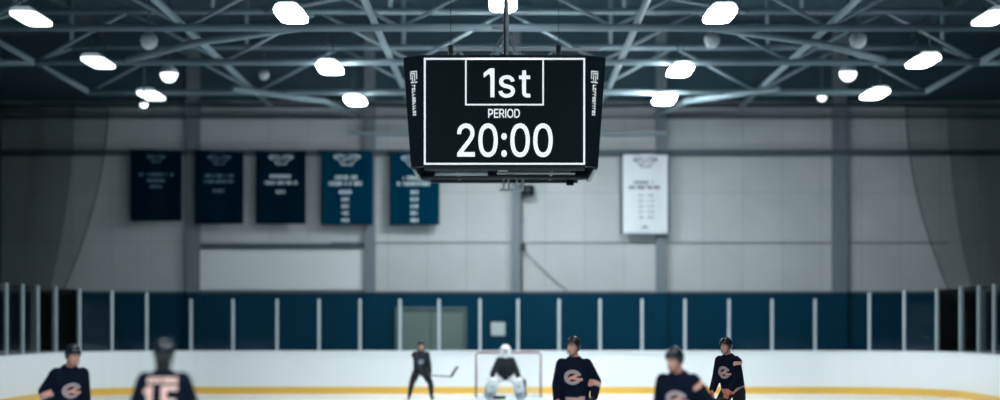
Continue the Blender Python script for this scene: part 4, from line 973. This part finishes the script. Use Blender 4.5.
# goalie
g = person('goalie in a white mask and white leg pads crouching in front of the goal', 505.5, 56.2, rz=0, lean=34, drop=.36, hands={-1: (-.40, -.30, 1.06), 1: (.40, -.32, 1.02)}, head=(0, -14), jersey='dkjersey', hem=False, elbow=0, goalie=True, stance=(.40, .05, .40, .05))
R0 = g['root']; hc, RH = g['hc'], g['RH']
P = lambda x, y, z: hc + RH @ Vector((x, y, z))
mk = MB()
mk.ell(P(0, .01, .03), (.150, .160, .165), RH, 20)
mk.loft([(P(0, -.05, -.17), .06, .07, RH), (P(0, -.035, -.11), .11, .12, RH), (P(0, -.015, -.03), .146, .153, RH)], 20)
mask = link('mask', fuse(mk, .012, 1), M['hwhite'], R0)
cg = MB()
for z in (.045, .015, -.015, -.045, -.075):
    cg.tube([P(.100 * math.sin(a), -.045 - .132 * math.cos(a), z) for a in [(-1.25 + .25 * k) for k in range(11)]], .005, 6)
for x in (-.045, 0, .045): cg.tube([P(x, -.172 + abs(x) * .3, .055), P(x, -.182 + abs(x) * .3, -.02), P(x, -.172 + abs(x) * .3, -.085)], .005, 6)
cg.build('cage', M['chrome'], mask)
for s in (-1, 1):
    kn, an, hp = g['knee'][s], g['ank'][s], g['hips'][s]
    up = kn + (kn - an).normalized() * .34 + Vector((0, -.02, 0)); lo = an + Vector((0, -.09, -.06))
    ax = (up - lo).normalized(); y_ = Vector((0, -1, 0)); y_ = (y_ - ax * y_.dot(ax)).normalized(); x_ = y_.cross(ax)
    RR = Matrix((x_, y_, ax)).transposed(); L = (up - lo).length
    pm = MB()
    pm.loft([(lo + y_ * .10, .12, .045, RR), (lo + ax * .06 + y_ * .075, .135, .06, RR), (lo + ax * L * .5 + y_ * .085, .142, .07, RR), (lo + ax * L * .62 + y_ * .095, .145, .085, RR), (lo + ax * L * .95 + y_ * .085, .145, .06, RR), (lo + ax * L + y_ * .08, .11, .045, RR)], 20, p=3.5)
    pd = pm.build('leg_pad', M['pad'], R0)
    pd['label'] = 'big white leg pad'
    o_ = MB(); o_.bar(lo + x_ * (s * .15) * (1 if x_.x > 0 else -1) + y_ * .05, lo + ax * L * .62 + x_ * (s * .15) * (1 if x_.x > 0 else -1) + y_ * .05, .03, .11)
    o_.build('pad_edge', M['padtrim'], pd)['label'] = 'dark outer edge of the pad'
    for t in (.3, .72): MB().tube([lo + ax * L * t - x_ * .11 + y_ * .150, lo + ax * L * t + y_ * (.160 if t < .5 else .172), lo + ax * L * t + x_ * .11 + y_ * .150], .012, 6).build('pad_rib', M['padtrim'], pd)
# blocker on the image left hand with the stick, catching glove on the other
w = g['wr'][-1]; d = (g['wr'][-1] - g['el'][-1]).normalized()
bl = MB().bbox(w + d * .05 + Vector((-.02, -.06, 0)), (.19, .06, .34), .03, rot('X', -20)).build('blocker', M['pad'], R0)
bl['label'] = 'white flat blocker pad'
gm, gp, gw_ = glove_mesh(w, d, Vector((.6, .3, -.6)), -1)
link('blocker_glove', gm, M['padtrim'], R0)
w2_ = g['wr'][1]; d2 = (g['wr'][1] - g['el'][1]).normalized()
gm, gp2, _ = glove_mesh(w2_, d2, Vector((-.5, -.6, -.2)), 1, 1.25)
cgl = link('catching_glove', gm, M['glove'], R0)
cm = MB(); cc = w2_ + d2 * .10 + Vector((0, -.03, 0))
for rr_, dd in ((.135, 0.0), (.12, .03), (.085, .055)):
    cm.tube([cc + Vector((rr_ * math.cos(2 * PI * k / 18), dd, rr_ * 1.1 * math.sin(2 * PI * k / 18))) for k in range(18)], .022, 8, closed=True)
cm.build('glove_pocket', M['padtrim'], cgl)
gM = g['M']; gp = gM @ gp
st = thing('goalie_stick', 'goalie stick held low in front of the pads by the goalie', 'hockey stick', gp + Vector((-.04, -.02, .30)))
bt = gp + Vector((-.04, -.02, .30)); he = Vector((gp.x + .06, gp.y - .16, .05))
mid = bt.lerp(he, .45)
MB().bar((0, 0, 0), mid - bt, .024, .03).build('shaft', M['pad'], st)
MB().bar(mid - bt, he - bt, .024, .085).build('paddle', M['pad'], st)
MB().bar(he - bt, Vector((he.x + .34, he.y - .04, .045)) - bt, .018, .085).build('blade', M['tape'], st)

# ------------------------------------------------------------------ camera, added teal ambient fill through the unbuilt end, colour management
cam = bpy.data.cameras.new('camera'); co = bpy.data.objects.new('camera', cam); C.objects.link(co)
co.location = (0, 0, EYE); co.rotation_euler = (PI / 2, 0, 0)
cam.sensor_width = 36; cam.lens = F / 1000 * 36
cam.shift_x = -(CX - 500) / 1000; cam.shift_y = (HY - 200) / 1000
cam.clip_end = 200
cam.dof.use_dof = True; cam.dof.focus_distance = 34.6
cam.dof.aperture_fstop = (cam.lens / 1000) / 0.165
sc = bpy.context.scene; sc.camera = co
w = bpy.data.worlds.new('World'); sc.world = w; w.use_nodes = True
w.node_tree.nodes['Background'].inputs[0].default_value = (0.035, 0.11, 0.145, 1)
w.node_tree.nodes['Background'].inputs[1].default_value = 1.0
sc.view_settings.view_transform = 'Standard'; sc.view_settings.look = 'None'
sc.view_settings.exposure = 0.0; sc.view_settings.gamma = 1.0; sc.view_settings.use_curve_mapping = False
sc.cycles.use_denoising = True
sc.cycles.max_bounces = 8; sc.cycles.transparent_max_bounces = 24; sc.cycles.diffuse_bounces = 4
